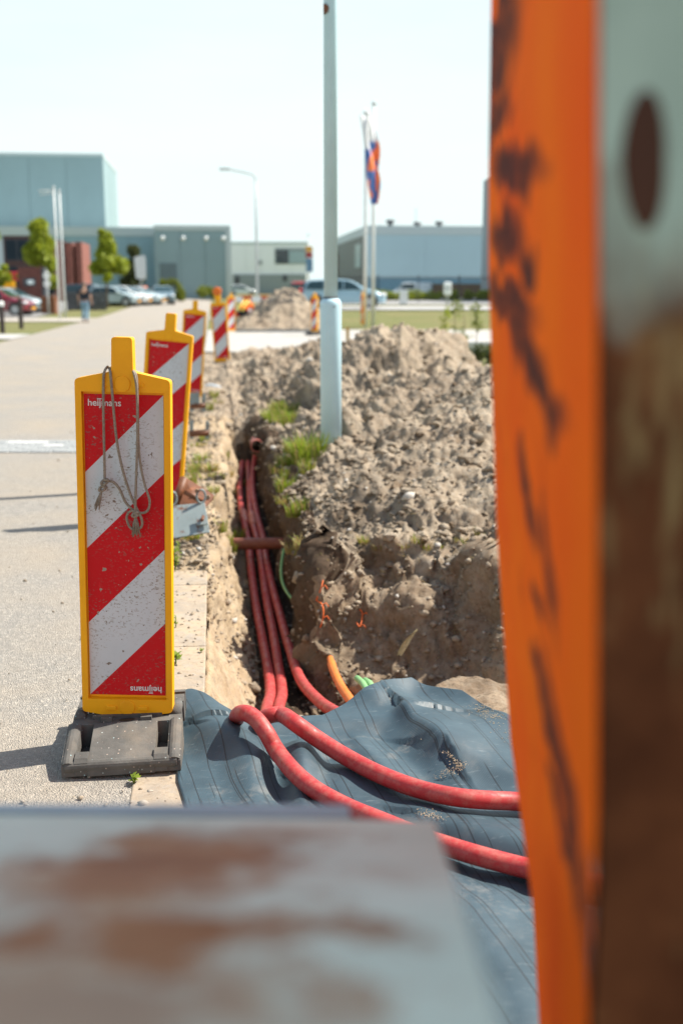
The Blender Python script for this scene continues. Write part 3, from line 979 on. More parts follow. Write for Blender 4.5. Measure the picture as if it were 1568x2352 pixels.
q = MB()
up_ = Vector((.075, .03, .13))
L = []
for t in np.linspace(0, 1, 7):
    w = .020 * math.sin(math.pi * min(1, .15 + t * .85)) * (1 - t * .6) + .002
    cpt = p + up_ * t + Vector((.02 * t * t, -.01, .01 * math.sin(t * 3)))
    L += [cpt + Vector((-w, -.006, 0)), cpt + Vector((0, .010, .002)), cpt + Vector((w, -.006, 0))]
q.add(L, [(i * 3 + j, i * 3 + j + 1, i * 3 + j + 4, i * 3 + j + 3) for i in range(6) for j in range(2)])
tag(q.build('dry_leaf', simple('dry_leaf', rgb(.55, .47, .26), .7, var=.3, scale=60), smooth=True), 'curled dry yellowish leaf sticking out of the bank', 'leaf')

# sand spilled over the mat
pts, sz = [], []
R = np.random.RandomState(21)
for (a_, b_, n_, w_) in (((985, 1690), (1062, 1758), 150, 6), ((1062, 1758), (1000, 1785), 70, 8), ((1090, 1622), (1140, 1650), 120, 9), ((965, 1862), (1010, 1880), 60, 8), ((1120, 1640), (1180, 1700), 40, 14)):
    for _ in range(n_ * 2):
        t = R.rand(); x = a_[0] + (b_[0] - a_[0]) * t + R.normal(0, w_ * 1.3); y = a_[1] + (b_[1] - a_[1]) * t + R.normal(0, w_ * .5)
        p = on_mat(x, y, .001, 2); pts.append(tuple(p)); sz.append(R.uniform(.0006, .0018))
pebbles('spilled_sand', pts, sz, [simple('spilled_sand', rgb(.50, .40, .27), .9, var=.2, scale=50)], 9)

# ------------------------------------------------------------------ beacons
def text_mesh(body, size, bold=.0):
    cu = bpy.data.curves.new('lettering', 'FONT')
    cu.body = body; cu.size = size; cu.offset = bold; cu.resolution_u = 4; cu.extrude = 0.0004
    ob = bpy.data.objects.new('lettering', cu); COL.objects.link(ob)
    bpy.context.view_layer.update()
    me = bpy.data.meshes.new_from_object(ob.evaluated_get(bpy.context.evaluated_depsgraph_get()))
    bpy.data.objects.remove(ob)
    return me

TXT = text_mesh('heijmans', .026, .0004)
TXT.materials.append(LETTER)
xs = [v.co.x for v in TXT.vertices]
TXT_W = max(xs) - min(xs)

HB = .102                                   # foot of the beacon body above ground
def outline():
    w = .149
    pts = [(-w, HB + .018), (-.05, HB + .002), (-.034, HB - .006), (.034, HB - .006), (.05, HB + .002), (w, HB + .018),
           (w, 1.222), (.034, 1.246), (.032, 1.353), (-.032, 1.353), (-.034, 1.246), (-w, 1.222)]
    return round_poly(pts, [.012, .01, .008, .008, .01, .012, .012, .006, .010, .010, .006, .012], 3)


def ring_mesh(outer, hole, y0, y1):
    bm = bmesh.new()
    ov = [bm.verts.new((u, y0, v)) for u, v in outer]
    hv = [bm.verts.new((u, y0, v)) for u, v in hole]
    ed = [bm.edges.new((ov[i], ov[(i + 1) % len(ov)])) for i in range(len(ov))] + [bm.edges.new((hv[i], hv[(i + 1) % len(hv)])) for i in range(len(hv))]
    bmesh.ops.triangle_fill(bm, edges=ed, use_beauty=True)
    r = bmesh.ops.extrude_face_region(bm, geom=bm.faces[:])
    for g in r['geom']:
        if isinstance(g, bmesh.types.BMVert): g.co.y = y1
    bmesh.ops.recalc_face_normals(bm, faces=bm.faces[:])
    me = bpy.data.meshes.new('body'); bm.to_mesh(me); bm.free()
    return me

PZ0, PZ1, PW = .174, 1.174, .125
def beacon_proto():
    t = thing('guide_beacon', '', 'road beacon')
    # body: a back shell and a raised frame round the panel
    me = ring_mesh(outline(), [(-PW - .004, PZ0 - .010), (PW + .004, PZ0 - .010), (PW + .004, PZ1 + .008), (-PW - .004, PZ1 + .008)], -.026, .024)
    me.materials.append(YELLOW)
    b = bpy.data.objects.new('body', me); COL.objects.link(b); b.parent = t
    bv = b.modifiers.new('bevel', 'BEVEL'); bv.width = .006; bv.segments = 3; bv.angle_limit = math.radians(35)
    q = MB(); q.box(-PW - .003, PW + .003, -.008, .012, PZ0 - .009, PZ1 + .007)
    q.build('backing_plate', YELLOW, t)
    for z in (HB + .034, 1.208):
        q = MB(); q.prism([(.026 * math.cos(a), z + .026 * math.sin(a)) for a in np.linspace(0, 2 * math.pi, 25)[:-1]], -.029, -.02, 'y')
        q.build('boss', YELLOW, t, bevel=.0025)
        for s in (-1, 1):
            q = MB(); q.box(s * .052 - .016, s * .052 + .016, -.031 if z < .5 else -.0285, -.02, z - .002 - (.007), z + .007 - .002)
            q.build('lug', YELLOW, t, bevel=.0025)
    # reflective panel, stripes cut along 45 degree lines (level k: u_down + x)
    panel = MB()
    yv = -.0095
    def clip(k0, k1):
        poly = [(-PW, PZ1), (PW, PZ1), (PW, PZ0), (-PW, PZ0)]
        f = lambda p: (PZ1 - p[1]) + (p[0] + PW)
        for lim, sg in ((k0, 1), (k1, -1)):
            out = []
            for i in range(len(poly)):
                p, n = poly[i], poly[(i + 1) % len(poly)]
                dp, dn = sg * (f(p) - lim), sg * (f(n) - lim)
                if dp >= 0: out.append(p)
                if dp * dn < 0:
                    s = dp / (dp - dn); out.append((p[0] + (n[0] - p[0]) * s, p[1] + (n[1] - p[1]) * s))
            poly = out
            if not poly: break
        return poly
    for k in range(5):
        pl = clip(k * .25, (k + 1) * .25)
        if len(pl) > 2: panel.add([(u, yv, v) for u, v in pl], [tuple(range(len(pl)))], k % 2)
    po = panel.build('reflective_panel', [REDFILM, WHITEFILM], t, fix=False)
    for s, (x0, z0) in ((0, (-PW + .012, PZ1 - .037)), (1, (PW - .012, PZ0 + .030))):
        o = bpy.data.objects.new('lettering', TXT); COL.objects.link(o); o.parent = po
        k = .104 / TXT_W
        o.scale = (k, k, k)
        o.rotation_euler = (math.pi / 2, math.pi if s else 0, 0)
        o.location = (x0, yv - .0012, z0)
        q = MB(); q.box(.030, .0445, yv - .0016, yv - .0002, .0208, .0232)
        l2 = q.build('letter_bar', LETTER, po)
        l2.location = (x0, 0, z0 - .0) ; l2.rotation_euler = (0, math.pi if s else 0, 0)
    return t


def footplate(parent, mat, rot=(0, 0, 0), loc=(0, 0, 0)):
    e = MB()
    prof = [(-.275, 0), (-.275, .032), (-.262, .043), (-.085, .100), (-.085, 0)]
    e.prism([(y, z) for y, z in prof], -.108, .108, 'x')
    for s in (-1, 1):
        a, b = (.150, .194) if s > 0 else (-.194, -.150)
        e.prism([(-.270, 0), (-.270, .034), (-.258, .046), (-.085, .104), (-.085, 0)], a, b, 'x')
    for s in (-1, 1): e.tube([(s * .172, -.262, .030), (s * .172, -.255, .035), (s * .172, -.09, .092)], .0225, 14)
    e.tube([(-.182, -.259, .030), (.182, -.259, .030)], .019, 14)
    e.prism([(-.273, .002), (-.273, .044), (-.260, .056), (-.225, .063), (-.225, .002)], .107, .151, 'x')
    e.prism([(-.273, .002), (-.273, .044), (-.260, .056), (-.225, .063), (-.225, .002)], -.151, -.107, 'x')
    for a, b in ((.107, .151), (-.151, -.107)):
        e.box(a, b, -.226, -.084, .004, .022)
    e.box(-.186, .186, -.0855, .020, .004, .098)
    e.box(-.120, .120, -.040, .012, .097, .108)
    e.box(-.135, .135, .018, .11, .003, .085)
    for s in (-1, 1):
        a, b = (.126, .188) if s > 0 else (-.188, -.126)
        e.box(a, b, .075, .150, .002, .104)
        e.box(s * .068 - .019, s * .068 + .019, -.074, -.050, .097, .110)
    e.box(-.190, .190, .149, .172, .001, .112)
    e.box(-.1, .1, -.2735, -.2725, 0.02, .03)
    o = e.build('footplate', mat, parent, bevel=.011, seg=3)
    o.rotation_euler = rot; o.location = loc; o.scale = (.95, 1, 1)
    for s in (-1, 1):
        h = MB(); h.tube([(s * .166, -.03, .098), (s * .166, .03, .098), (s * .166, .078, .094)], [.021, .021, .02], 12)
        h.build('grip_bar', mat, o, smooth=True)
    h = MB()
    h.prism([(.028 * math.cos(a), -.058 + .013 * math.sin(a)) for a in np.linspace(0, 2 * math.pi, 21)[:-1]], .096, .0992, 'z')
    h.build('socket_hole', BLACK, o)
    return o

proto = beacon_proto()
B1 = Vector((gx(295, 3.44, .1), 3.44, 0))
proto.location = B1
proto.rotation_euler = (0, math.radians(1.4), math.radians(.5))
proto['label'] = 'nearest red and white striped yellow road beacon, a looped cord hung over it'
proto['group'] = 'striped road beacons'
pristine = [o for o in proto.children]
def beacon(px, Y, tilt, yaw, label, z=0.0, back=0):
    b = dup(proto, (gx(px, Y, .1 + z), Y, z), (math.radians(back), math.radians(tilt), math.radians(yaw)), label, 'striped road beacons')
    return b
b2 = beacon(362, 7.05, 5.6, -1, 'tilted striped road beacon standing behind the nearest one, steel brackets at its foot')
b3 = beacon(436, 14.3, 4.6, 6, 'striped road beacon half hidden behind the tilted one, third from the camera')
b4 = beacon(512, 21.3, -3.2, 3, 'striped road beacon with an orange warning lamp, left of the soil heap')
b5 = beacon(531, 37, 1, 35, 'small striped road beacon just behind the one with the lamp')
b6 = beacon(722, 36.0, 1, -48, 'sunlit striped road beacon beside the lamp post, on the far path', z=.02)
b7 = beacon(832, 42.5, .5, -72, 'road beacon seen nearly edge-on beside the flagpoles', z=.05)
fp = footplate(proto, RUBBER, (math.radians(-1.5), math.radians(-3.0), math.radians(4.5)), (.004, 0, .006))
for b in (b4, b6):
    footplate(b, RUBBER)
# warning lamp on the fourth beacon
q = MB(); q.box(-.06, .06, -.04, .04, 1.28, 1.40); q.build('lamp_case', YELLOW, b4, bevel=.012)
q = MB()
q.tube([(0, -.05, 1.45), (0, .05, 1.45)], .085, 20)
q.build('lamp_lens', ORANGEP, b4, bevel=.015)

# rope hung over the nearest beacon
def bp(x, y, off=.034):
    return PX(x, y, Y=B1.y - off)
rope = thing('rope', 'thin grey cord looped over the neck of the nearest beacon, ends knotted and frayed', 'rope', bp(275, 850))
back = [PX(297, 846, Y=B1.y + .04), PX(275, 842, Y=B1.y + .045), PX(252, 846, Y=B1.y + .04)]
A = [bp(241, 1106), bp(240, 1040), bp(238, 950), bp(238, 880), bp(240, 855, .03), PX(247, 843, Y=B1.y)] + [PX(252, 844, Y=B1.y + .045), PX(297, 846, Y=B1.y + .045), PX(304, 849, Y=B1.y)] + \
    [bp(313, 862, .034), bp(316, 900), bp(318, 1000, .036), bp(322, 1060, .036), bp(332, 1110, .037), bp(344, 1150, .037), bp(339, 1173, .037), bp(322, 1178, .038), bp(302, 1168, .037), bp(287, 1150, .036), bp(276, 1125, .036), bp(262, 1108, .036), bp(248, 1104, .036), bp(241, 1106, .04)]
q = MB(); q.tube(smooth_path(A, 6), .0042, 8); q.build('strand', ROPE, rope, True, world=True)
Bp = [PX(252, 846, Y=B1.y), bp(254, 858, .034), bp(258, 900, .036), bp(267, 1000, .037), bp(280, 1070, .037), bp(298, 1130, .038), bp(313, 1165, .04), bp(325, 1190, .042), bp(326, 1208, .042), bp(314, 1217, .042), bp(300, 1212, .041), bp(292, 1194, .040), bp(294, 1180, .040), bp(304, 1173, .042), bp(316, 1178, .046), bp(311, 1190, .046)]
q = MB(); q.tube(smooth_path(Bp, 6), .0042, 8); q.build('strand', ROPE, rope, True, world=True)
Cp = [PX(303, 849, Y=B1.y), bp(309, 860, .036), bp(315, 900, .044), bp(316, 1000, .041), bp(313, 1100, .041), bp(311, 1168, .044), bp(312, 1186, .046)]
q = MB(); q.tube(smooth_path(Cp, 6), .0042, 8); q.build('strand', ROPE, rope, True, world=True)
for (x, y) in ((241, 1107), (236, 1122), (312, 1181)):
    q = MB()
    ctr = bp(x, y, .042)
    pts = [ctr + Vector((.010 * math.cos(t * 2.0) , .006 * math.sin(t * 3.1), .008 * math.sin(t * 2.0 + .5))) for t in np.linspace(0, 6.28, 26)]
    q.tube(pts, .0045, 7); q.build('knot', ROPE, rope, True, world=True)
def fray(x, y, x2, y2, n, spread):
    q = MB()
    for i in range(n):
        a = bp(x, y, .042 + rnd.uniform(-.004, .006)); b = bp(x2 + rnd.uniform(-spread, spread), y2 + rnd.uniform(-8, 5), .038 + rnd.uniform(-.004, .012))
        mpt = a.lerp(b, .5) + Vector((rnd.uniform(-.004, .004), rnd.uniform(-.004, .004), 0))
        q.tube([a, mpt, b], [.0018, .0016, .0010], 5)
    q.build('frayed_end', ROPE, rope, True, world=True)
fray(236, 1124, 222, 1168, 16, 7)
fray(312, 1184, 314, 1230, 30, 11)

# ------------------------------------------------------------------ lamp post (only the part in the picture and a little more)
LX, LY = gx(760, 8.65, .4), 8.65
lp = thing('lamp_post', 'pale blue-white lamp post with a thicker lower tube, rooted at the trench edge', 'lamp post', (LX, LY, 0))
r1, r2 = .083, .053
q = MB()
zt = hz(686, LY)
q.tube([(0, 0, -.3), (0, 0, zt - .05), (0, 0, zt - .03), (0, 0, zt - .012), (0, 0, zt)], [r1, r1, r1 * .98, r1 * .88, r1 * .72], 32)
q.build('lower_tube', LAMPW, lp, smooth=True)
q = MB(); q.tube([(0, 0, zt - .02), (0, 0, hz(-200, LY)), (0, 0, hz(-700, LY))], [r2, r2 * .93, r2 * .8], 28); q.build('upper_tube', LAMPW, lp, smooth=True)
q = MB(); q.tube([(0, 0, zt - .002), (0, 0, zt + .012)], [r2 + .006, r2 + .004], 28); q.build('joint_ring', DARKGREY, lp, smooth=True)
q = MB(); q.tube([(.028, -r1 - .001 + .006, zt - .06), (.028, -r1 - .003, zt - .06)], .006, 12); q.build('lock_screw', DARKGREY, lp)
q = MB(); q.prism([(-.05, hz(35, LY)), (-.016, hz(32, LY)), (-.008, hz(22, LY)), (-.02, hz(15, LY)), (-.05, hz(12, LY))], -r2 - .002, -r2 * .35, 'y'); q.build('rust_patch', RUST, lp)

# ------------------------------------------------------------------ steel brackets beside the second beacon
def quadplate(q, pts, Y0, th, dy=None):
    """plate whose front corners lie on sight lines at distances Y0 (list or number)"""
    P3 = [PX(x, y, Y=(Y0[i] if isinstance(Y0, (list, tuple)) else Y0)) for i, (x, y) in enumerate(pts)]
    n = (P3[1] - P3[0]).cross(P3[2] - P3[0]).normalized()
    if n.y < 0: n = -n
    P4 = [p + n * th for p in P3]
    k = len(P3)
    q.add(P3 + P4, [tuple(range(k)), tuple(range(2 * k - 1, k - 1, -1))] + [(i, (i + 1) % k, (i + 1) % k + k, i + k) for i in range(k)])
    return P3
st = thing('steel_bracket', 'grey steel plate bracket with rusty tubes leaning at the tilted beacon', 'bracket', PX(440, 1238, Z=.05))
q = MB(); quadplate(q, [(388, 1238), (386, 1162), (470, 1154), (482, 1222)], [6.12, 6.30, 6.30, 6.12], .008); q.build('plate', STEEL, st, bevel=.002, world=True)
q = MB(); quadplate(q, [(452, 1206), (450, 1186), (476, 1183), (478, 1203)], [6.14, 6.19, 6.19, 6.14], .008); q.build('square_washer', STEEL, st, bevel=.002, world=True)
q = MB(); p = PX(464, 1195, Y=6.12); q.tube([p, p + Vector((0, .06, .01))], .009, 10); q.build('bolt', RUST, st, world=True)
q = MB(); quadplate(q, [(408, 1160), (420, 1092), (492, 1136), (490, 1146), (466, 1170)], [6.42, 6.62, 6.52, 6.50, 6.38], .008); q.build('drilled_plate', RUST, st, bevel=.002, world=True)
for x, y in ((452, 1128), (478, 1142)):
    q = MB(); p = PX(x, y, Y=6.47); q.tube([p, p + Vector((0, .012, 0))], .012, 12)
    q.build('hole', SANDWALL, st, world=True)
for a_, b_, r_ in ((PX(400, 1165, Y=6.35), PX(424, 1098, Y=6.42), .026), (PX(424, 1128, Y=6.36), PX(466, 1152, Y=6.36), .018)):
    q = MB(); q.tube([a_, b_], r_, 12); q.build('tube', RUST, st, smooth=True, world=True)
for x, y in ((396, 1145), (462, 1140)):
    q = MB(); c0 = PX(x, y, Y=6.3)
    q.tube([c0 + Vector((.024 * math.cos(t), .012 * math.cos(t), .04 * math.sin(t))) for t in np.linspace(0, 6.283, 17)], .007, 7, caps=False)
    q.build('ring', STEEL, st, smooth=True, world=True)
for k, (xa, xb, yt, yb, Y0, lb) in enumerate(((437, 472, 905, 945, 11.6, 'small grey steel bracket on the kerb behind the tilted beacon'), (436, 480, 968, 1008, 9.7, 'U-shaped steel bracket with a rusty bar, in the kerb rubble'))):
    s2 = thing('steel_bracket', lb, 'bracket', PX((xa + xb) / 2, yb, Y=Y0), group='steel trench brackets')
    for x_ in (xa, xb - 8):
        q = MB(); quadplate(q, [(x_, yb), (x_, yt), (x_ + 8, yt), (x_ + 8, yb)], Y0, .02); q.build('upright', STEEL, s2, world=True)
    q = MB(); q.tube([PX(xa, yb - 12, Y=Y0 + .01), PX(xb, yb - 14, Y=Y0 + .01)], .03, 10); q.build('tube', RUST, s2, smooth=True, world=True)
    if k == 0:
        q = MB(); quadplate(q, [(xa - 4, yt + 24), (xa - 4, yt - 2), (xb - 14, yt - 4), (xb - 14, yt + 22)], Y0 - .03, .01); q.build('plate', STEEL, s2, world=True)
st['group'] = 'steel trench brackets'
# crumpled clear plastic sleeve
q = MB()
pl = [PX(472, 888, Z=.06), PX(488, 886, Z=.08), PX(512, 895, Z=.06)]
q.tube(smooth_path(pl, 4), [.012, .028, .032, .036, .03, .036, .034, .03, .02], 9)
m = Mat('white_plastic', .15, spec=.8); m.col(rgb(.72, .76, .78)); m.bump(m.noise(50, 3), .8, .01)
tag(q.build('plastic_sleeve', m.m, smooth=False), 'crumpled white plastic sleeve lying at the trench edge by the third beacon', 'litter')

# ------------------------------------------------------------------ weeds and grass at the trench
def blades(n, r, h, lean=.5, w=.004, mats=(0,), seed=0, droop=.5):
    R = random.Random(seed); q = MB()
    for i in range(n):
        a, d = R.uniform(0, 6.283), r * math.sqrt(R.random())
        b = Vector((d * math.cos(a), d * math.sin(a), -.01)); a2 = a + R.uniform(-1.2, 1.2)
        L = h * R.uniform(.45, 1.1); o = Vector((math.cos(a2), math.sin(a2), 0)) * lean * R.uniform(.2, 1.2)
        sd = Vector((-math.sin(a2 + R.uniform(-1, 1)), math.cos(a2), 0)).normalized() * w * R.uniform(.6, 1.3)
        p1 = b + Vector((0, 0, L * .55)) + o * L * .3; p2 = b + Vector((0, 0, L * (1 - droop * .35 * R.random()))) + o * L * .95
        q.add([b - sd, b + sd, p1 + sd * .8, p1 - sd * .8, p2], [(0, 1, 2, 3), (3, 2, 4)], R.choice(mats))
    return q
tufts = [blades(70, .05, .11, seed=1, mats=(0, 0, 1)), blades(60, .06, .08, .9, seed=2, mats=(1, 1, 1, 0)), blades(90, .06, .14, .6, seed=3, mats=(0, 0, 0, 1))]
# the big bright green tuft at the lamp post
big = blades(260, .13, .27, .5, .006, (0, 0, 0, 0, 1), 9).build('grass_tuft', [BLADE, STRAW], fix=False)
pp = PX(726, 1072, Z=.10)
big.location = (LX - .17, LY - .35, soil_z(LX - .17, LY - .35) - .02)
tag(big, 'tall bright green grass tuft growing at the foot of the white lamp post', 'grass')
spots = []   # pixel places on the soil: x, y, kind, size
TS = [(466, 1062, 0, 1.2), (448, 1082, 0, 1), (480, 1075, 1, 1.2), (500, 1098, 1, 1.1), (470, 1100, 1, 1.0), (545, 1235, 0, 1.1), (560, 1248, 1, 1.1), (530, 1262, 0, .9), (520, 1245, 0, .8),
      (640, 960, 2, 1.3), (655, 950, 2, 1.3), (630, 945, 0, 1.4), (668, 965, 2, 1.2), (645, 975, 0, 1.3), (675, 1040, 2, 1.2), (655, 1065, 2, 1.0), (690, 1060, 0, 1.2), (640, 1080, 1, 1.2), (705, 1080, 0, 1.2),
      (672, 1180, 0, .9), (690, 1170, 0, 1.1), (655, 1150, 1, 1), (700, 1245, 1, 1.1), (680, 1262, 1, 1.2), (720, 1262, 1, 1.2), (760, 1268, 1, 1), (836, 1240, 0, .9), (925, 1252, 0, .8), (1060, 1295, 1, 1.2), (1085, 1300, 0, 1.0), (1100, 1310, 0, 1.0), (1110, 1290, 1, 1.1), (1075, 1280, 0, 1), (1105, 1225, 0, .9), (960, 1240, 1, .9), (800, 1275, 1, 1.0), (870, 1255, 1, .9), (1015, 1255, 0, .9),
      (480, 940, 0, 1.2), (500, 925, 1, 1.2), (492, 910, 0, 1.1), (470, 1010, 0, 1.0), (455, 1025, 1, 1.1), (520, 1090, 1, 1.1), (560, 1200, 1, .9), (575, 1215, 0, .9)]
def ground_hit(x, y, lo=4.6, hi=24):
    Y = lo
    while Y < hi:
        p = PX(x, y, Y=Y)
        if p.z <= soil_z(p.x, p.y) + .004: return p
        Y *= 1.004
    return PX(x, y, Z=.04)
TS += [(rnd.uniform(600, 690), rnd.uniform(925, 1000), rnd.choice((0, 2, 1)), rnd.uniform(.8, 1.3)) for _ in range(6)]
TS += [(rnd.uniform(640, 720), rnd.uniform(1010, 1130), rnd.choice((0, 2, 1)), rnd.uniform(.7, 1.2)) for _ in range(4)]
TS += [(rnd.uniform(410, 560), rnd.uniform(1030, 1260), rnd.choice((0, 1, 1)), rnd.uniform(.6, 1.1)) for _ in range(22)]
TS += [(rnd.uniform(690, 1130), rnd.uniform(1240, 1285), 1, rnd.uniform(.5, 1.0)) for _ in range(12)]
gm = MB()
for x, y, k, s in TS:
    if x > 740 and 1220 < y < 1320: k, s = 1, s * .75
    p = ground_hit(x, y)
    M_ = Matrix.Translation(p - Vector((0, 0, .012))) @ Matrix.Rotation(rnd.uniform(0, 6.28), 4, 'Z') @ Matrix.Scale(s, 4)
    b0 = len(gm.v)
    gm.v += [tuple(M_ @ Vector(v)) for v in tufts[k].v]
    gm.f += [tuple(i + b0 for i in f) for f in tufts[k].f]; gm.m += tufts[k].m
tag(gm.build('trench_grass', [BLADE, STRAW], fix=False), kind='stuff')
# leafy weeds by the kerb
def weed(seed, n, h, lw, mat=BLADE, spread=1.0):
    R = random.Random(seed); stems, q = MB(), MB()
    for s in range(max(2, n // 8)):
        a = R.uniform(0, 6.28); tip = Vector((math.cos(a) * h * .4 * spread * R.random(), math.sin(a) * h * .4 * spread * R.random(), h * R.uniform(.6, 1)))
        stems.tube([(0, 0, -.01), tip * .5 + Vector((0, 0, h * .05)), tip], [.0025, .002, .001], 5)
        for i in range(8):
            t = R.uniform(.2, 1); c0 = tip * t; a2 = R.uniform(0, 6.28)
            d = Vector((math.cos(a2), math.sin(a2), R.uniform(.0, .6))).normalized(); sd = d.cross(Vector((0, 0, 1))).normalized() * lw * .35
            q.add([c0, c0 + d * lw * .5 + sd, c0 + d * lw, c0 + d * lw * .5 - sd], [(0, 1, 2, 3)])
    return stems, q
for k, (x, y, n, h, lw, lb) in enumerate(((402, 1310, 40, .16, .028, 'tallest leafy green weed at the kerb, right of the nearest beacon'), (408, 1283, 24, .10, .022, 'leafy green weed at the foot of the grey steel plate'), (404, 1524, 8, .04, .035, 'single round-leaved weed by the lower part of the nearest beacon'), (308, 1796, 12, .035, .022, 'tiny green weed in the kerb joint before the footplate'), (404, 1440, 10, .05, .015, 'sparse small weed between kerb and nearest beacon'), (462, 1498, 6, .02, .012, 'tiny weed sprout on the sandy kerb top'))):
    p = PX(x, y, Z=.008)
    w = thing('weed', lb, 'weed', p, (0, 0, k))
    a, b = weed(k + 20, n, h, lw)
    a.build('stem', BLADE, w, smooth=True); b.build('leaf_cluster', BLADE, w, fix=False)

# ------------------------------------------------------------------ rusty steel in the foreground
sp = thing('steel_upright', 'huge orange painted steel upright at the right edge, its near face rusting', 'steel frame', (.2, 1.1, 0))
m = Mat('orange_steel', .85, spec=.04)
base = m.ramp(m.noise(3.2, 5), [(.3, rgb(.93, .105, .008)), (.7, rgb(1.0, .185, .008))])
def orange_pt(x, y):
    xa_, ya_, xb_, yb_ = gx(1371, .68, 1.5), .68, gx(1140, 1.6, 1.2), 1.6
    best = None
    for t in np.linspace(0, 1, 400):
        Yt = ya_ + (yb_ - ya_) * t
        p = PX(x, y, Y=float(Yt)); d = abs(p.x - (xa_ + (xb_ - xa_) * t))
        if best is None or d < best[0]: best = (d, p)
    return best[1]
sxo = m.N('SeparateXYZ'); m.L(m.co, sxo.inputs[0])
wy = m.math('ADD', sxo.outputs[1], m.math('MULTIPLY', m.math('SUBTRACT', m.noise(9, 4), .5), .10))
wz = m.math('ADD', sxo.outputs[2], m.math('MULTIPLY', m.math('SUBTRACT', m.noise(8, 4, co=m.scaled((1, 1, 1), loc=(3, 1, 5))), .5), .12))
blk = None
for x, y, rx, ry, sl_ in ((1192, 20, 40, 30, 0), (1186, 125, 34, 95, .2), (1168, 290, 30, 40, .6), (1210, 385, 46, 58, 1.1), (1190, 540, 28, 62, .3), (1232, 610, 14, 50, .3), (1186, 690, 40, 50, .5), (1215, 800, 32, 70, .8), (1238, 890, 40, 60, .8), (1205, 1140, 16, 75, .9), (1240, 1290, 12, 110, 1.0), (1212, 1400, 10, 30, 0), (1212, 1620, 22, 60, 1.2), (1245, 1735, 34, 80, 1.3), (1228, 1860, 26, 40, .4), (1262, 1985, 26, 70, .8), (1300, 2080, 30, 60, 1.1), (1290, 2230, 16, 90, 1.2)):
    p0 = orange_pt(x, y); p1 = orange_pt(x + rx, y); p2 = orange_pt(x, y + ry)
    ry_ = 1.7 * max(.02, abs(p1.y - p0.y)); rz_ = 1.3 * max(.01, abs(p2.z - p0.z))
    a_ = m.math('DIVIDE', m.math('SUBTRACT', wy, p0.y - 1.1), ry_)
    b_ = m.math('DIVIDE', m.math('SUBTRACT', wz, p0.z), rz_)
    b_ = m.math('SUBTRACT', b_, m.math('MULTIPLY', a_, sl_))
    d_ = m.math('ADD', m.math('MULTIPLY', a_, a_), m.math('MULTIPLY', b_, b_))
    blk = d_ if blk is None else m.math('MINIMUM', blk, d_)
blk = m.math('MULTIPLY', m.ramp(blk, [(.25, .93), (1.6, 0.0)]), m.ramp(m.noise(26, 4, .7), [(.36, .7), (.5, 1.0)]))
base = m.mix(blk, base, rgb(.035, .025, .028))
base = m.mix(m.ramp(m.noise(8, 5, .65), [(.58, 0.0), (.74, .6)]), base, rgb(.45, .06, .01))
m.col(base); OSTEEL = m.m
m = Mat('rusted_face', .85, spec=.1)
g = m.N('SeparateXYZ'); m.L(m.co, g.inputs[0])
base = m.ramp(m.noise(5, 6), [(.3, rgb(.30, .37, .335)), (.7, rgb(.52, .60, .55))])
wav = m.math('ADD', g.outputs[2], m.math('MULTIPLY', m.math('SUBTRACT', m.noise(9, 4, .6, co=m.scaled((1.3, 1, .7))), .5), .22))
r = m.ramp(m.noise(9, 6, .65), [(.3, rgb(.06, .018, .009)), (.6, rgb(.15, .05, .022)), (.8, rgb(.32, .16, .07))])
m.col(m.mix(m.ramp(wav, [(.0, 1.0), (1.0, 0.0)]), base, r))
mr = m.N('MapRange'); mr.inputs[1].default_value = 1.485; mr.inputs[2].default_value = 1.555
m.L(wav, mr.inputs[0])
r = m.mix(m.ramp(m.noise(16, 4, .6, co=m.scaled((1.6, 1, .35), loc=(.4, 0, .2))), [(.50, 0.0), (.62, .7)]), r, rgb(.36, .25, .12))
m.col(m.mix(mr.outputs[0], r, base)); RFACE = m.m
Yn, Yf_ = .68, 1.60
q = MB()
xn = gx(1371, Yn, 1.5)
xf0 = [(gx(p_, Yf_, hz(y_, Yf_)), hz(y_, Yf_)) for p_, y_ in ((1128, -900), (1127, 0), (1121, 380), (1121, 600), (1139, 1200), (1172, 1700), (1222, 2050), (1286, 2352), (1340, 2600))] + [(gx(1390, Yf_, .1), -.02)]
def xnear(z): return gx(1371, Yn, min(1.75, max(1.1, z)))
vs = []
for x, z in xf0: vs += [(xnear(z), Yn, z), (x, Yf_, z), (x + .02, Yf_ + .015, z)]
fs = []
for i in range(len(xf0) - 1):
    b = i * 3
    fs += [(b, b + 1, b + 4, b + 3), (b + 1, b + 2, b + 5, b + 4)]
q.add(vs, fs); q.build('orange_side', OSTEEL, sp, world=True)
q = MB(); zs_ = (-.02, 1.1, 1.75, 2.7); q.prism([(xn + 1.5, 2.7)] + [(xnear(z) + .0015, z) for z in reversed(zs_)] + [(xn + 1.5, -.02)], Yn - .002, Yn + .012, 'y'); q.build('rusted_front', RFACE, sp, world=True)  # runs on out of view, widened to keep the sun off steel_plate
q = MB(); q.box(xn + .27, xn + 1.499, Yn + .012, Yf_ + .01, -.02, 2.699); q.build('shade_body', OSTEEL, sp, world=True)  # unseen body, made tall and wide so that it shades steel_plate
q = MB()
zc = hz(370, Yn)
xc = gx(1478, Yn, 1.6)
q.prism(round_poly([(xc + .013 * math.cos(a_) + (.004 if math.sin(a_) < 0 else 0) * -math.sin(a_), zc + .040 * math.sin(a_)) for a_ in np.linspace(0, 2 * math.pi, 29)[:-1]], 0, 4), Yn - .0035, Yn + .002, 'y')
q.build('slot', simple('deep_rust', rgb(.07, .022, .012), .9), sp, world=True)

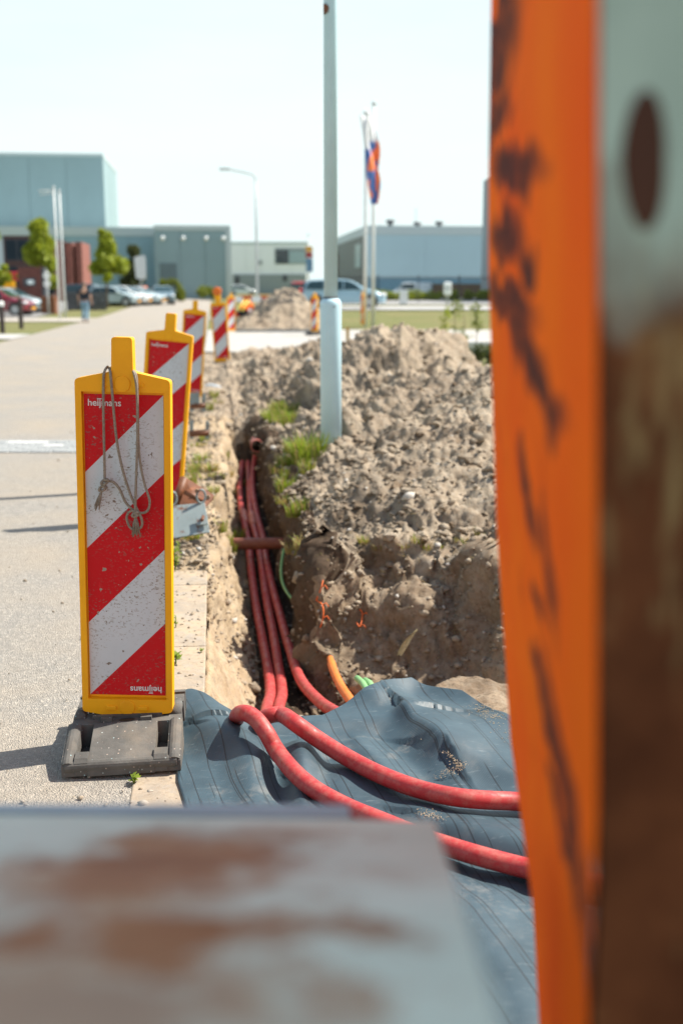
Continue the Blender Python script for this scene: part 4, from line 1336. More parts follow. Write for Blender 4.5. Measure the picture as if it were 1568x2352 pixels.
rp = thing('steel_plate', 'broad grey-blue steel plate with rust stains in the near foreground, blurred', 'steel plate', (-.2, .7, .6))
m = Mat('stained_plate', .8, spec=.12)
base = m.ramp(m.noise(4, 5), [(.3, rgb(.62, .71, .60)), (.7, rgb(.77, .845, .72))])
A0, A1 = PX(-260, 1868, Y=1.04), PX(1000, 1884, Y=1.04)
B1_, B0 = PX(1165, 2365, Y=.345), PX(-900, 2365, Y=.345)
pn_ = (A1 - A0).cross(B0 - A0)
def plate_pt(x, y):
    o_c = Vector((0, 0, CAMH)); d_c = PX(x, y, Y=1.0) - o_c
    return o_c + d_c * ((A0 - o_c).dot(pn_) / d_c.dot(pn_))
sxp = m.N('SeparateXYZ'); m.L(m.co, sxp.inputs[0])
wx = m.math('ADD', sxp.outputs[0], m.math('MULTIPLY', m.math('SUBTRACT', m.noise(11, 7, .72, co=m.scaled((1, .45, 1))), .5), .34))
wy = m.math('ADD', sxp.outputs[1], m.math('MULTIPLY', m.math('SUBTRACT', m.noise(10, 7, .72, co=m.scaled((1, .5, 1), loc=(4, 2, 1))), .5), .34))
mask = None
for x, y, rx, ry, k_ in ((390, 1990, 260, 110, .95), (330, 2165, 340, 60, 1.0), (690, 2150, 140, 40, .85), (780, 2275, 100, 34, .7), (230, 2300, 320, 110, .75), (560, 1930, 160, 30, .5), (270, 2100, 310, 220, .40), (150, 2060, 90, 50, .35), (900, 2010, 70, 18, .3)):
    p0, p1, p2 = plate_pt(x, y), plate_pt(x + rx, y), plate_pt(x, y + ry)
    a_ = m.math('DIVIDE', m.math('SUBTRACT', wx, p0.x + .2), 1.6 * max(.01, abs(p1.x - p0.x)))
    b_ = m.math('DIVIDE', m.math('SUBTRACT', wy, p0.y - .7), 1.6 * max(.01, abs(p2.y - p0.y)))
    d_ = m.math('ADD', m.math('MULTIPLY', a_, a_), m.math('MULTIPLY', b_, b_))
    v_ = m.ramp(d_, [(.2, k_), (1.1, 0.0)])
    mask = v_ if mask is None else m.math('MAXIMUM', mask, v_)
rr = m.ramp(m.noise(10, 6, .65), [(.3, rgb(.25, .095, .045)), (.55, rgb(.40, .20, .10)), (.75, rgb(.50, .36, .21))])
m.col(m.mix(mask, base, rr)); SPLATE = m.m
e = (B1_ - A1)
B1_ = A1 + e * 1.25; B0 = A0 + (B0 - A0) * 1.25
nrm = (A1 - A0).cross(B0 - A0).normalized()
if nrm.z < 0: nrm = -nrm
th_ = nrm * .012
q = MB(); q.add([A0, A1, B1_, B0, A0 - th_, A1 - th_, B1_ - th_, B0 - th_], [(0, 1, 2, 3), (7, 6, 5, 4), (0, 4, 5, 1), (1, 5, 6, 2), (2, 6, 7, 3), (3, 7, 4, 0)])
q.build('plate', SPLATE, rp, world=True, bevel=.003)
s0, s1 = PX(-260, 1846, Y=1.06), PX(800, 1848, Y=1.06)
e0, e1 = A0 + Vector((0, .0015, .002)), A0.lerp(A1, .845) + Vector((0, .0015, .002))
dn = Vector((0, .004, -.02))
q = MB(); q.add([e0, e1, s1, s0, e0 + dn, e1 + dn, s1 + dn, s0 + dn], [(0, 1, 2, 3), (7, 6, 5, 4), (0, 4, 5, 1), (1, 5, 6, 2), (2, 6, 7, 3), (3, 7, 4, 0)])
q.build('edge_strip', simple('pale_steel', rgb(.46, .56, .57), .5, var=.1), rp, world=True)
for x_ in (-.43, 0):
    q = MB(); q.box(x_ - .02, x_ + .02, .82, .98, -.02, .985); q.build('support', STEEL, rp, world=True)

# ------------------------------------------------------------------ buildings
def rotbox(q, x, Y, w, d, z0, z1, ang=ROAD_ANG, mi=0):
    """box whose front left corner is at (x, Y); runs w to the right and d back, turned with the road"""
    M_ = Matrix.Translation((x, Y, 0)) @ Matrix.Rotation(ang, 4, 'Z')
    return q.box(0, w, 0, d, z0, z1, mi, M_)


def hall(name, label, pxl, pxr, Y, ytop, depth, clad, z0=.2, seams=6, trim=True, trim_h=.5, parts=None, ang=ROAD_ANG):
    x0, x1 = gx(pxl, Y), gx(pxr, Y)
    w = (x1 - x0) / math.cos(ang) * (1.0 + (.0 if ang == 0 else 0.004))
    zt = hz(ytop, Y)
    t = thing(name, label, 'building', (x0, Y, 0), (0, 0, ang))
    q = MB(); q.box(.15, w - .15, .12, depth - .15, 0, zt - .1); q.build('wall', clad, t)
    q = MB(); q.box(.1, w - .1, .1, depth - .1, zt - .12, zt - .05); q.build('roof', GREYB, t)
    src = {}
    n = seams
    for i in range(n):                                   # cladding panels, front and right side
        a, b = w * i / n, w * (i + 1) / n
        q = MB(); q.box(a + .03, b - .03, 0, .12, z0, zt - .02)
        if 0 not in src:
            src[0] = q.build('cladding_panel', clad, t); base_a = a
        else:
            o = src[0].copy(); COL.objects.link(o); o.location = (a - base_a, 0, 0)
    for side in (0, 1):
        k = max(2, int(depth / 9))
        for i in range(k):
            a, b = depth * i / k, depth * (i + 1) / k
            q = MB()
            xx = (-.0, .14) if side == 0 else (w - .14, w)
            q.box(xx[0], xx[1], a + .13 + .03, b - .03, z0, zt - .02); q.build('cladding_panel', clad, t)
    if trim:
        q = MB(); q.box(-.08, w + .08, -.10, depth + .1, zt - trim_h, zt + .05); q.build('roof_trim', CLADL, t)
    return t, w, zt

# left: tall block, lower halls
t, w, zt = hall('warehouse', 'tallest grey-blue windowless warehouse block, far left skyline', -260, 236, 160, 347, 22, CLAD, seams=6, trim_h=.35)
t, w, zt = hall('warehouse', 'low grey-blue warehouse with a pale roof edge before the tallest block', -260, 354, 146, 519, 13, CLADB, seams=9, trim_h=1.1)
q = MB(); q.box(w - .55, w + .12, -.16, -.02, 0, zt - 1.15); q.build('corner_trim', CLADL, t)
q = MB()
q.box(w - 17.5, w - 9.5, -.35, -.03, 0, hz(615, 146)); q.build('annex_wall', CLADL, t)
t, w, zt = hall('warehouse', 'low grey-blue warehouse with wall lamps and a pale right corner', 360, 528, 138, 518, 30, CLAD, seams=3, trim_h=.55)
q = MB(); q.box(w - .55, w + .12, -.16, -.02, 0, zt - .6); q.build('corner_trim', CLADL, t)
for x in (1.6, 4.1, 6.9, 9):
    q = MB(); q.sphere((x - .6, -.25, zt - 1.5), .28, 10, 6); q.build('wall_lamp', WHITEB, t, smooth=True)
q = MB(); q.box(.5, 2.6, -.06, -.01, .2, 4.6); q.build('door', simple('grey_door', rgb(.13, .19, .21), .5), t)

# brick office with dark windows, far left
Yb = 112
t = thing('brick_office', 'dark-glazed red brick office behind the trees at far left', 'building', (gx(-60, Yb), Yb, 0), (0, 0, ROAD_ANG))
wB = gx(190, Yb) - gx(-60, Yb)
zt = hz(541, Yb)
q = MB(); q.box(gx(14, Yb) - gx(-60, Yb), wB - 4.2, 0, 14, 0, zt); q.build('wall', simple('office_brown', rgb(.085, .045, .04), .8), t)
q = MB(); q.box(0, gx(14, Yb) - gx(-60, Yb) - .01, .1, 14, 0, zt - .3); q.build('pale_wall', CLADL, t)
for r, (a, b) in enumerate(((hz(598, Yb), hz(549, Yb)), (1.0, hz(612, Yb)))):
    for i in range(5):
        xw = gx(18, Yb) - gx(-60, Yb) + i * 1.18
        q = MB(); q.box(xw, xw + 1.16, -.05, .1, a, b); fr_ = q.build('window', DARKGREY, t)
        q = MB(); q.box(xw + .05, xw + 1.11, -.07, -.052, a + .05, b - .05); q.build('pane', simple('navy_pane', rgb(.010, .022, .034), .4, spec=.2) if 'navy_pane' not in bpy.data.materials else bpy.data.materials['navy_pane'], fr_)
for i, (pa, pb) in enumerate(((128, 148), (152, 168), (174, 188))):
    xa, xb = gx(pa, Yb) - gx(-60, Yb), gx(pb, Yb) - gx(-60, Yb)
    q = MB(); q.box(xa, xb, -.6 + .4 * i, 8, 0, hz(558 - 2 * i, Yb) if i else hz(553, Yb)); q.build('brick_pier', BRICKR, t)
# white building in the middle distance
Yw = 205
t, w, zt = hall('white_building', 'white flat-roofed building with one wide dark window, middle distance', 531, 706, Yw, 556, 16, WHITEB, seams=5, trim=True, trim_h=.4, ang=0.0)
x0 = gx(531, Yw)
q = MB(); q.box(gx(632, Yw) - x0, gx(704, Yw) - x0, -.10, .05, hz(607, Yw), hz(570, Yw)); fr_ = q.build('window', GREYB, t)
q = MB(); q.box(gx(635, Yw) - x0, gx(664, Yw) - x0, -.16, -.11, hz(605, Yw), hz(574, Yw)); q.build('pane', GLASS, fr_)
q = MB(); q.box(gx(664, Yw) - x0, gx(703, Yw) - x0, -.15, -.11, hz(605, Yw), hz(577, Yw)); q.build('pane', simple('painted_reflection_pane', rgb(.36, .48, .5), .3), fr_)  # pale base colour stands in for a reflection in this pane
q = MB(); q.box(.4, w - .3, -.3, -.01, 0, hz(630, Yw)); q.build('plinth', GREYB, t)
for pa, pb, ya, yb_ in ((541, 551, 634, 652), (650, 660, 632, 646)):
    q = MB(); q.box(gx(pa, Yw) - x0, gx(pb, Yw) - x0, -.36, -.31, hz(yb_, Yw), hz(ya, Yw)); q.build('door', DARKGREY, t)
q = MB(); q.box(gx(590, Yw) - x0, gx(603, Yw) - x0, -.12, -.01, hz(608, Yw), hz(598, Yw)); q.build('wall_vent', GREYB, t)

CLADR = simple('cladding_pale_blue', rgb(.46, .62, .68), .6, var=.04, scale=.3)
# right hall: ribbed blue front, grey side with an entrance
Yr = 122
t, w, zt = hall('blue_hall', 'ribbed pale blue hall with roof vents behind the black bar fence', 842, 1240, Yr, 519, 46, CLADR, z0=hz(640, Yr), seams=3, trim=True, trim_h=.9)
xL = gx(842, Yr)
q = MB()
for i in range(26):
    z = hz(640, Yr) + .1 + i * .27
    if z < zt - 1.0: q.box(.02, w - .02, -.045, -.004, z, z + .13)
tag(q.build('cladding_ribs', CLADR, t), kind='stuff')
q = MB(); q.box(-.04, w, -.06, -.005, 0, hz(640, Yr) - .02); q.build('blue_plinth', simple('blue_plinth', rgb(.16, .32, .42), .6), t)
q = MB(); q.box(-.10, -.01, .3, 34, .2, zt - .95); q.build('side_facade', CLADG, t)
q = MB(); q.box(-.16, -.11, 27.5, 33.6, .2, zt - 1.0); q.build('entrance', simple('entrance_dark', rgb(.10, .12, .13), .4), t)
q = MB(); q.box(-.22, -.17, 27.2, 29.5, .2, zt - 2.2); q.build('entrance_panel', simple('entrance_red', rgb(.16, .045, .04), .6), t)
q = MB(); q.box(-.17, -.11, 3.6, 9, zt - 4.4, zt - 1.6); fr_ = q.build('window', CLADG, t); q = MB(); q.box(-.2, -.175, 3.8, 8.8, zt - 4.3, zt - 1.7); q.build('pane', simple('green_pane', rgb(.22, .36, .33), .3), fr_)
for pxv, h in ((900, .75), (963, .5), (1014, .6)):
    xv = gx(pxv, Yr) - xL
    q = MB(); q.tube([(xv, 1.5, zt - .1), (xv, 1.5, zt + h * .6), (xv, 1.5, zt + h * .62), (xv, 1.5, zt + h)], [.28, .28, .55, .45], 12); q.build('roof_vent', DARKGREY, t)
q = MB(); q.tube([(gx(961, Yr) - xL, 2, zt), (gx(961, Yr) - xL, 2, hz(475, Yr))], .05, 6); q.build('mast', GALV, t)
# narrow building at the right edge, partly behind the orange steel
Yn2 = 84
t, w, zt = hall('grey_building', 'tall grey building slice just left of the orange steel', 1290, 1500, Yn2, 336, 26, simple('grey_cladding', rgb(.27, .33, .35), .6), seams=4, trim=False)
for z in (hz(455, Yn2), hz(565, Yn2)):
    q = MB(); q.box(-.5, .1, -.12, -.02, z - .05, z + .08); q.build('wall_lamp', DARKGREY, t)
q = MB(); q.box(-.05, 1.0, -.10, -.02, 0, hz(605, Yn2)); q.build('base_wall', BRICKR, t)

# ------------------------------------------------------------------ lamps, masts, flags
Y0 = 60
z0 = float(G(gx(592, Y0), Y0))
t = thing('street_lamp', 'slender white street lamp with a curved arm reaching left over the road', 'street lamp', (gx(592, Y0), Y0, z0))
q = MB(); q.tube([(0, 0, -.2), (0, 0, 4.0), (0, 0, hz(415, Y0) - z0)], [.085, .07, .055], 10); q.build('pole', GALV, t, smooth=True)
zt = hz(415, Y0) - z0
dx = gx(508, Y0) - gx(585, Y0)
q = MB(); q.tube(smooth_path([(0, 0, zt), (-.06, 0, zt + .18), (-.28, 0, zt + .34), (dx * .6, 0, zt + .52), (dx * .85, 0, zt + .60)], 5), .045, 8); q.build('arm', GALV, t, smooth=True)
q = MB(); q.box(dx * 1.05, dx * .72, -.12, .12, zt + .52, zt + .66); q.build('lamp_head', GALV, t, bevel=.05)

def pole(name, label, cat, px, Y, ytop, r, mat=POLEW, arms=(), group=None):
    X = gx(px, Y); zb = float(G(X, Y))
    t = thing(name, label, cat, (X, Y, zb), group=group)
    zt = hz(ytop, Y) - zb
    q = MB(); q.tube([(0, 0, -.2), (0, 0, zt * .5), (0, 0, zt)], [r, r * .85, r * .65], 12); q.build('pole', mat, t, smooth=True)
    q = MB(); q.sphere((0, 0, zt + .03), r * 1.3, 8, 6); q.build('finial', GALV, t, smooth=True)
    return t, X, zb, zt
fA, XA, zA, ztA = pole('flagpole', 'white flagpole carrying the left, lower-hanging flag', 'flagpole', 838, 43.2, 262, .075, group='flagpoles by the verge')
fB, XB, zB, ztB = pole('flagpole', 'white flagpole carrying the right, higher flag', 'flagpole', 856, 44.0, 240, .075, group='flagpoles by the verge')
m = Mat('flag_cloth', .8)
gz = m.N('SeparateXYZ'); m.L(m.co, gz.inputs[0])
wav = m.math('ADD', gz.outputs[2], m.math('MULTIPLY', m.math('SUBTRACT', m.noise(2.2, 3), .5), 1.1))
blob = m.ramp(m.noise(1.9, 2, .4, co=m.scaled((1.6, 1, .9), loc=(.3, 0, .15))), [(.46, 0.0), (.50, 1.0)])
blue = m.mix(blob, rgb(.10, .20, .50), rgb(1.0, .26, .09))
mr = m.N('MapRange'); mr.inputs[1].default_value = -1.3; mr.inputs[2].default_value = -1.15; m.L(gz.outputs[2], mr.inputs[0])
m.col(m.mix(mr.outputs[0], blue, rgb(.85, .86, .88))); FLAG = m.m
def flag(X, Y, ztop, H, label, seed, wd, drift):
    R = random.Random(seed)
    t = thing('flag', label, 'flag', (X, Y, ztop), group='flags hanging from the poles')
    n, k = 40, 9
    V, F = [], []
    for j in range(n + 1):
        tz = j / n
        ww = wd * (.75 + .35 * math.sin(tz * 7 + seed)) 
        for i in range(k + 1):
            u = i / k
            x = -wd * .55 * (1 - tz) + drift * tz + (u - .15) * ww * (1 if True else 0)
            y = -.10 + .10 * math.sin(u * 9 + tz * 6 + seed) * (.4 + u)
            V.append((x, y, -tz * H - .12 * u * (1 - tz)))
    for j in range(n):
        for i in range(k):
            a = j * (k + 1) + i; F.append((a, a + 1, a + k + 2, a + k + 1))
    q = MB(); q.add(V, F); o = q.build('cloth', FLAG, t, smooth=True, fix=False)
    sd = o.modifiers.new('thick', 'SOLIDIFY'); sd.thickness = .006
    return t
def ppm(Y): return FPX / (Y * c_ + .3)
flag(gx(842, 43.2), 43.1, hz(266, 43.2), hz(266, 43.2) - hz(470, 43.2), 'lower-hanging limp white, blue and orange flag on the left pole', 3, .46, .18)
flag(gx(851, 44.0), 43.9, hz(250, 44), hz(250, 44) - hz(455, 44), 'limp white, blue and orange flag on the right, taller pole', 5, .42, .14)
# left pair of white poles
pA, *_ = pole('mast', 'white mast with a short arm pointing left, in front of the tall block', 'mast', 139, 55, 432, .06)
zz = hz(438, 55) - float(G(gx(139, 55), 55))
q = MB(); q.tube([(0, 0, zz), (-.75, 0, zz)], .03, 8); q.build('arm', POLEW, pA, smooth=True); q = MB(); q.tube([(0, 0, zz - .12), (-.7, 0, zz - .18)], .02, 8); q.build('arm', POLEW, pA, smooth=True)
pole('mast', 'white mast without an arm, right beside the armed one', 'mast', 151, 58, 440, .06)
pole('mast', 'thin far mast with coloured bands by the white building', 'mast', 709, 150, 540, .12, GALV)
q = MB(); X = gx(710, 149.5)
for k, (ya, yb, mt) in enumerate(((566, 578, YELLOW), (579, 592, REDP), (593, 625, simple('light_blue_cloth', rgb(.25, .42, .6), .7)))):
    q = MB(); q.box(X - .4, X + .5, 149.3, 149.36, hz(yb, 149.5), hz(ya, 149.5))
    if k == 0:
        bt = thing('banner', 'narrow banner of yellow, red and blue bands on the far mast', 'banner', (X, 149.4, hz(625, 149.5)))
    q.build('band', mt, bt, world=True)
# white beach-flag sign among the parked cars
Ys = 96
X = gx(326, Ys)
t = thing('banner_flag', 'white upright banner sign among the parked cars', 'banner', (X, Ys, .25))
q = MB(); q.tube([(0, .06, -.1), (0, .06, hz(588, Ys) - .25)], .05, 8); q.build('pole', GALV, t, smooth=True)
q = MB(); q.prism(round_poly([(-.42, hz(640, Ys) - .25), (.45, hz(642, Ys) - .25), (.45, hz(586, Ys) - .25), (-.52, hz(590, Ys) - .25)], .2), -.02, .02, 'y'); q.build('cloth', simple('banner_white', rgb(.78, .78, .78), .7), t)

# ------------------------------------------------------------------ cars
def car(name, label, pos, yaw, paint, kind='hatch', sc=1.0, group='parked cars'):
    X, Y = pos
    t = thing(name, label, 'van' if kind == 'van' else 'car', (X, Y, float(G(X, Y)) + .005), (0, 0, yaw), group)
    t.scale = (sc, sc, sc)
    if kind == 'van':
        prof = [(-2.4, .35), (-2.45, .7), (-2.42, 1.5), (-2.32, 1.9), (-2.1, 1.96), (1.0, 1.97), (1.3, 1.9), (1.95, 1.18), (2.35, 1.02), (2.45, .8), (2.45, .4), (2.3, .28), (-2.3, .28)]
        belt, hw, roofk = 1.15, .95, .88
        win = [[(-.1, 1.2), (1.72, 1.2), (1.2, 1.78), (-.1, 1.78)]]
        ws = ((1.93, 1.2), (1.32, 1.86)); rw = ((-2.45, 1.2), (-2.35, 1.75)); wheels = (-1.5, 1.55)
    elif kind == 'estate':
        prof = [(-2.3, .35), (-2.36, .6), (-2.30, .95), (-2.05, 1.36), (-1.85, 1.46), (-.4, 1.52), (.25, 1.47), (.6, 1.36), (1.25, 1.0), (1.9, .86), (2.25, .68), (2.34, .5), (2.3, .25), (-2.2, .25)]
        belt, hw, roofk = .92, .91, .76
        win = [[(-2.0, .98), (-1.05, .97), (-1.05, 1.40), (-1.75, 1.38)], [(-.98, .97), (-.02, .95), (-.02, 1.42), (-.98, 1.42)], [(.05, .95), (1.02, .95), (.50, 1.32), (.18, 1.40), (.05, 1.41)]]
        ws = ((1.22, 1.02), (.58, 1.37)); rw = ((-2.28, .97), (-2.06, 1.35)); wheels = (-1.42, 1.45)
    elif kind == 'suv':
        prof = [(-2.2, .4), (-2.25, .8), (-2.2, 1.1), (-2.05, 1.6), (-1.8, 1.68), (.1, 1.7), (.5, 1.6), (1.1, 1.15), (1.9, 1.02), (2.2, .8), (2.22, .5), (2.15, .3), (-2.1, .3)]
        belt, hw, roofk = 1.08, .93, .8
        win = [[(-1.95, 1.12), (-.95, 1.12), (-.95, 1.58), (-1.8, 1.56)], [(-.88, 1.12), (.85, 1.12), (.4, 1.55), (-.88, 1.58)]]
        ws = ((1.08, 1.17), (.52, 1.58)); rw = ((-2.2, 1.12), (-2.07, 1.58)); wheels = (-1.35, 1.38)
    else:
        prof = [(-1.95, .35), (-2.0, .6), (-1.95, .95), (-1.6, 1.38), (-1.35, 1.46), (-.2, 1.49), (.25, 1.42), (1.0, .98), (1.65, .84), (1.98, .64), (2.02, .42), (1.95, .24), (-1.85, .24)]
        belt, hw, roofk = .93, .87, .78
        win = [[(-1.55, .98), (-.75, .97), (-.75, 1.38), (-1.3, 1.36)], [(-.68, .97), (.75, .95), (.2, 1.36), (-.68, 1.40)]]
        ws = ((.97, 1.0), (.24, 1.41)); rw = ((-1.93, .98), (-1.62, 1.36)); wheels = (-1.25, 1.28)
    zmax = max(p[1] for p in prof); cxm = sum(p[0] for p in prof) / len(prof)
    P_ = round_poly(prof, .16, 3)
    def hwid(z): return hw if z < belt else hw * (1 - (1 - roofk) * min(1, (z - belt) / (zmax - belt)))
    q = MB(); n = len(P_)
    vs = []
    ts = [-1, -.96, -.86, -.5, .5, .86, .96, 1]
    for tt in ts:
        k = {1: .93, .96: .975}.get(abs(tt), 1.0)
        kk = 1 - (.02 if abs(tt) > .8 else 0)
        for (x, z) in P_:
            nose = 1 - .10 * (abs(tt) ** 3) * (abs(x) / 2.2) ** 2
            xx = cxm + (x - cxm) * k * kk * nose; z2 = .62 + (z - .62) * k
            vs.append((xx, tt * hwid(z), z2))
    fs = [tuple(range(n)), tuple(len(vs) - 1 - i for i in range(n))]
    for a in range(len(ts) - 1):
        for i in range(n):
            j = (i + 1) % n
            fs.append((a * n + i, a * n + j, (a + 1) * n + j, (a + 1) * n + i))
    q.add(vs, fs); b = q.build('body', paint, t, smooth=True)
    for sgn in (-1, 1):
        for wp in win:
            q = MB()
            f = [(x, sgn * (hwid(z) + .008), z) for x, z in wp]
            g2 = [(x, sgn * (hwid(z) - .05), z) for x, z in wp]
            k = len(wp)
            q.add(f + g2, [tuple(range(k)), tuple(range(2 * k - 1, k - 1, -1))] + [(i, (i + 1) % k, (i + 1) % k + k, i + k) for i in range(k)])
            q.build('side_window', CARGLASS, t)
        q = MB(); mx = win[-1][1][0] - .12; q.box(mx - .06, mx + .12, sgn * hw - .02 if sgn > 0 else -hw - .2, hw + .2 if sgn > 0 else -hw + .02, belt + .03, belt + .17); q.build('wing_mirror', paint, t, bevel=.04)
        for wx in wheels:
            q = MB(); q.tube([(wx, sgn * (hw - .25), .34), (wx, sgn * (hw + .002), .34)], .385, 22); q.build('wheel_arch', BLACK, t)
            q = MB(); q.tube([(wx, sgn * (hw - .2), .32), (wx, sgn * (hw + .012), .32)], .325, 22); wl = q.build('wheel', TYRE, t, bevel=.03)
            q = MB(); q.tube([(wx, sgn * (hw + .0), .32), (wx, sgn * (hw + .022), .32)], .215, 18); q.build('rim', RIM, wl)
        fx = prof[-3][0]
        q = MB(); q.sphere((fx - .22, sgn * (hw - .24), .70 if kind != 'van' else .85), .17, 10, 6, sc=(1.0, 1.15, .55)); q.build('headlight', HEADL, t, smooth=True)
        q = MB(); q.sphere((prof[1][0] + .10, sgn * (hw - .14), .88), .14, 8, 6, sc=(.8, .8, 1.3)); q.build('tail_light', TAILL, t, smooth=True)
    for nm, (lo, hi) in (('windscreen', ws), ('rear_window', rw)):
        sx = .012 if nm == 'windscreen' else -.012
        q = MB(); a, b2 = hwid(lo[1]) * .86, hwid(hi[1]) * .86
        f = [(lo[0] + sx, -a, lo[1] + .01), (lo[0] + sx, a, lo[1] + .01), (hi[0] + sx, b2, hi[1] + .01), (hi[0] + sx, -b2, hi[1] + .01)]
        q.add(f + [(x - sx * 6, y, z - .04) for x, y, z in f], [(0, 1, 2, 3), (7, 6, 5, 4), (0, 4, 5, 1), (1, 5, 6, 2), (2, 6, 7, 3), (3, 7, 4, 0)]); q.build(nm, CARGLASS, t)
    q = MB(); q.box(prof[-3][0] - .12, prof[-3][0] - .005, -.5, .5, .42, .58); q.build('grille', BLACK, t, bevel=.02)
    q = MB(); q.box(prof[-3][0] - .06, prof[-3][0] + .006, -.26, .26, .34, .44); q.build('number_plate', YELLOW, t)
    return t
SILV = carpaint('silver_paint', rgb(.40, .50, .53)); SILB = carpaint('pale_blue_paint', rgb(.30, .46, .54)); WHT = carpaint('white_car_paint', rgb(.70, .74, .75))
RDP = carpaint('dark_red_paint', rgb(.22, .010, .022)); DKB = carpaint('dark_blue_paint', rgb(.03, .055, .075)); GRB = carpaint('grey_blue_paint', rgb(.13, .20, .23)); BRTR = carpaint('bright_red_paint', rgb(.55, .03, .02))
Yc = 57.5
car('silver_car', 'large silver-blue estate car on the side road behind the lamp post', (gx(789, Yc), Yc), math.radians(-2), SILB, 'estate', .97)
car('red_van', 'red and white van behind the silver estate car', (gx(708, 71), 71), math.radians(70), BRTR, 'van', .72)
car('white_van', 'pale blue-white van parked behind the bar fence', (gx(947, 108), 108), math.radians(182), carpaint('van_white', rgb(.80, .88, .90)), 'van', .80)
car('red_car', 'dark red car at the left edge, nose to the road', (gx(2, 63), 63), math.radians(-8), RDP, 'hatch', 1.0)
car('silver_car', 'silver car parked just beyond the dark red one', (gx(28, 68), 68), math.radians(-8), SILV, 'hatch')
car('dark_suv', 'dark blue sport utility car behind the walking man', (gx(214, 88), 88), math.radians(-10), DKB, 'suv', .95)
car('silver_car', 'silver car at the left of the row right of the walking man', (gx(264, 84), 84), math.radians(-12), SILV, 'hatch')
car('white_car', 'white car in the middle of the parked row', (gx(292, 87), 87), math.radians(-14), WHT, 'hatch')
car('silver_car', 'silver car at the right of the row under the white banner', (gx(318, 89), 89), math.radians(-16), SILV, 'estate', .95)
car('blue_grey_car', 'blue-grey car facing the camera at the end of the parked row', (gx(373, 92), 92), math.radians(-74), GRB, 'hatch', 1.0)
car('white_car', 'tiny white car far along the road before the white building', (gx(556, 150), 150), math.radians(10), WHT, 'hatch')
# orange trailer and a red-topped yellow machine seen between the trees
X = gx(300, 99); t = thing('trailer', 'orange-yellow flat trailer body behind the parked cars', 'trailer', (X, 99, .25))
q = MB(); q.box(-1.5, 1.4, -.9, .9, .9, 1.45); q.build('load_box', ORANGEP, t, bevel=.05); q = MB(); q.box(-1.45, 1.5, -.92, .92, .6, .88); q.build('chassis', YELLOW, t, bevel=.03)
for s in (-.9, .9):
    q = MB(); q.tube([(s, -.95, .35), (s, .95, .35)], .35, 14); q.build('wheel', TYRE, t)
X = gx(33, 92); t = thing('yellow_machine', 'red-topped yellow machine behind the brown gate pillar', 'machine', (X, 92, .25))
q = MB(); q.box(-.6, .65, -.6, .6, 1.9, 2.6); q.build('red_top', REDP, t, bevel=.1)
q = MB(); q.box(-.7, .1, -.55, .55, .7, 1.899); q.build('cab', YELLOW, t, bevel=.06); q = MB(); q.tube([(.3, -.5, 1.88), (-.0, -.62, 1.1)], .14, 8); q.build('boom', YELLOW, t, smooth=True)
q = MB(); q.box(-.8, .8, -.6, .6, 0, .7); q.build('base', DARKGREY, t, bevel=.05)

# ------------------------------------------------------------------ trees and bushes
def leaves(n, cl, size, seed, mats=1):
    """cl: list of (centre, radius); leaf quads scattered through the clumps"""
    R = np.random.RandomState(seed)
    w_ = np.array([c[1] ** 2 for c in cl]); w_ = w_ / w_.sum()
    k = R.choice(len(cl), n, p=w_)
    ctr = np.array([c[0] for c in cl])[k]; rad = np.array([c[1] for c in cl])[k]
    d = R.randn(n, 3); d /= np.linalg.norm(d, axis=1, keepdims=True)
    p = ctr + d * (rad * R.uniform(.25, 1.0, n) ** .6)[:, None]
    u = R.randn(n, 3); u /= np.linalg.norm(u, axis=1, keepdims=True)
    v = np.cross(u, R.randn(n, 3)); v /= np.linalg.norm(v, axis=1, keepdims=True)
    s = (size * R.uniform(.6, 1.3, n))[:, None]
    V = np.stack([p - u * s, p + v * s * .6, p + u * s, p - v * s * .6], 1)
    return V.reshape(-1, 3), np.arange(n * 4).reshape(-1, 4)

def tree(px, Y, ytop, ybot, wpx, label, seed, leaf=LEAF, n=3600, cone_=False, name='young_tree', group=None, size=.17, trunk=True, cat='tree', holes=18):
    X = gx(px, Y); zb = float(G(X, Y))
    t = thing(name, label, cat, (X, Y, zb), group=group)
    zt, zl = hz(ytop, Y) - zb, max(.3, hz(ybot, Y) - zb)
    w = wpx * 1.12 / ppm(Y) / 2; R = random.Random(seed)
    cl = []
    for i in range(holes):
        tz = R.random() ** .85
        rr = w * (1 - tz * (.9 if cone_ else .72)) * (1 if cone_ else (.55 + .6 * math.sin(math.pi * min(1, tz * 1.1 + .15))))
        a = R.uniform(0, 6.28); q_ = rr * R.uniform(.2, .95)
        cl.append(((q_ * math.cos(a), q_ * math.sin(a), zl + (zt - zl) * tz * .95), w * R.uniform(.22, .58) * (1 - .35 * tz)))
    V, F = leaves(n, cl, size, seed)
    npmesh('crown', V, F, leaf, t, smooth=False)
    if trunk:
        q = MB(); q.tube([(0, 0, -.2), (.03, 0, zl), (0, .02, zl + (zt - zl) * .7)], [.10, .075, .03], 8)
        for c in cl[:9]: q.tube([(0, 0, zl + (c[0][2] - zl) * .45), (c[0][0] * .5, c[0][1] * .5, c[0][2] * .8 + zl * .1), c[0]], [.035, .025, .012], 5)
        q.build('trunk', BARK, t, smooth=True)
    return t
tree(-4, 72, 505, 655, 54, 'yellow-green street tree cut by the left picture edge', 1, group='street trees on the left')
tree(100, 74, 503, 655, 88, 'yellow-green street tree behind the white masts', 2, n=5200, group='street trees on the left', holes=24)
tree(247, 80, 524, 650, 78, 'yellow-green street tree above the parked cars', 3, n=4600, group='street trees on the left', holes=20)
tree(313, 104, 562, 655, 60, 'dark conical tree behind the white banner', 4, LEAFD, 3600, True, 'conical_tree')
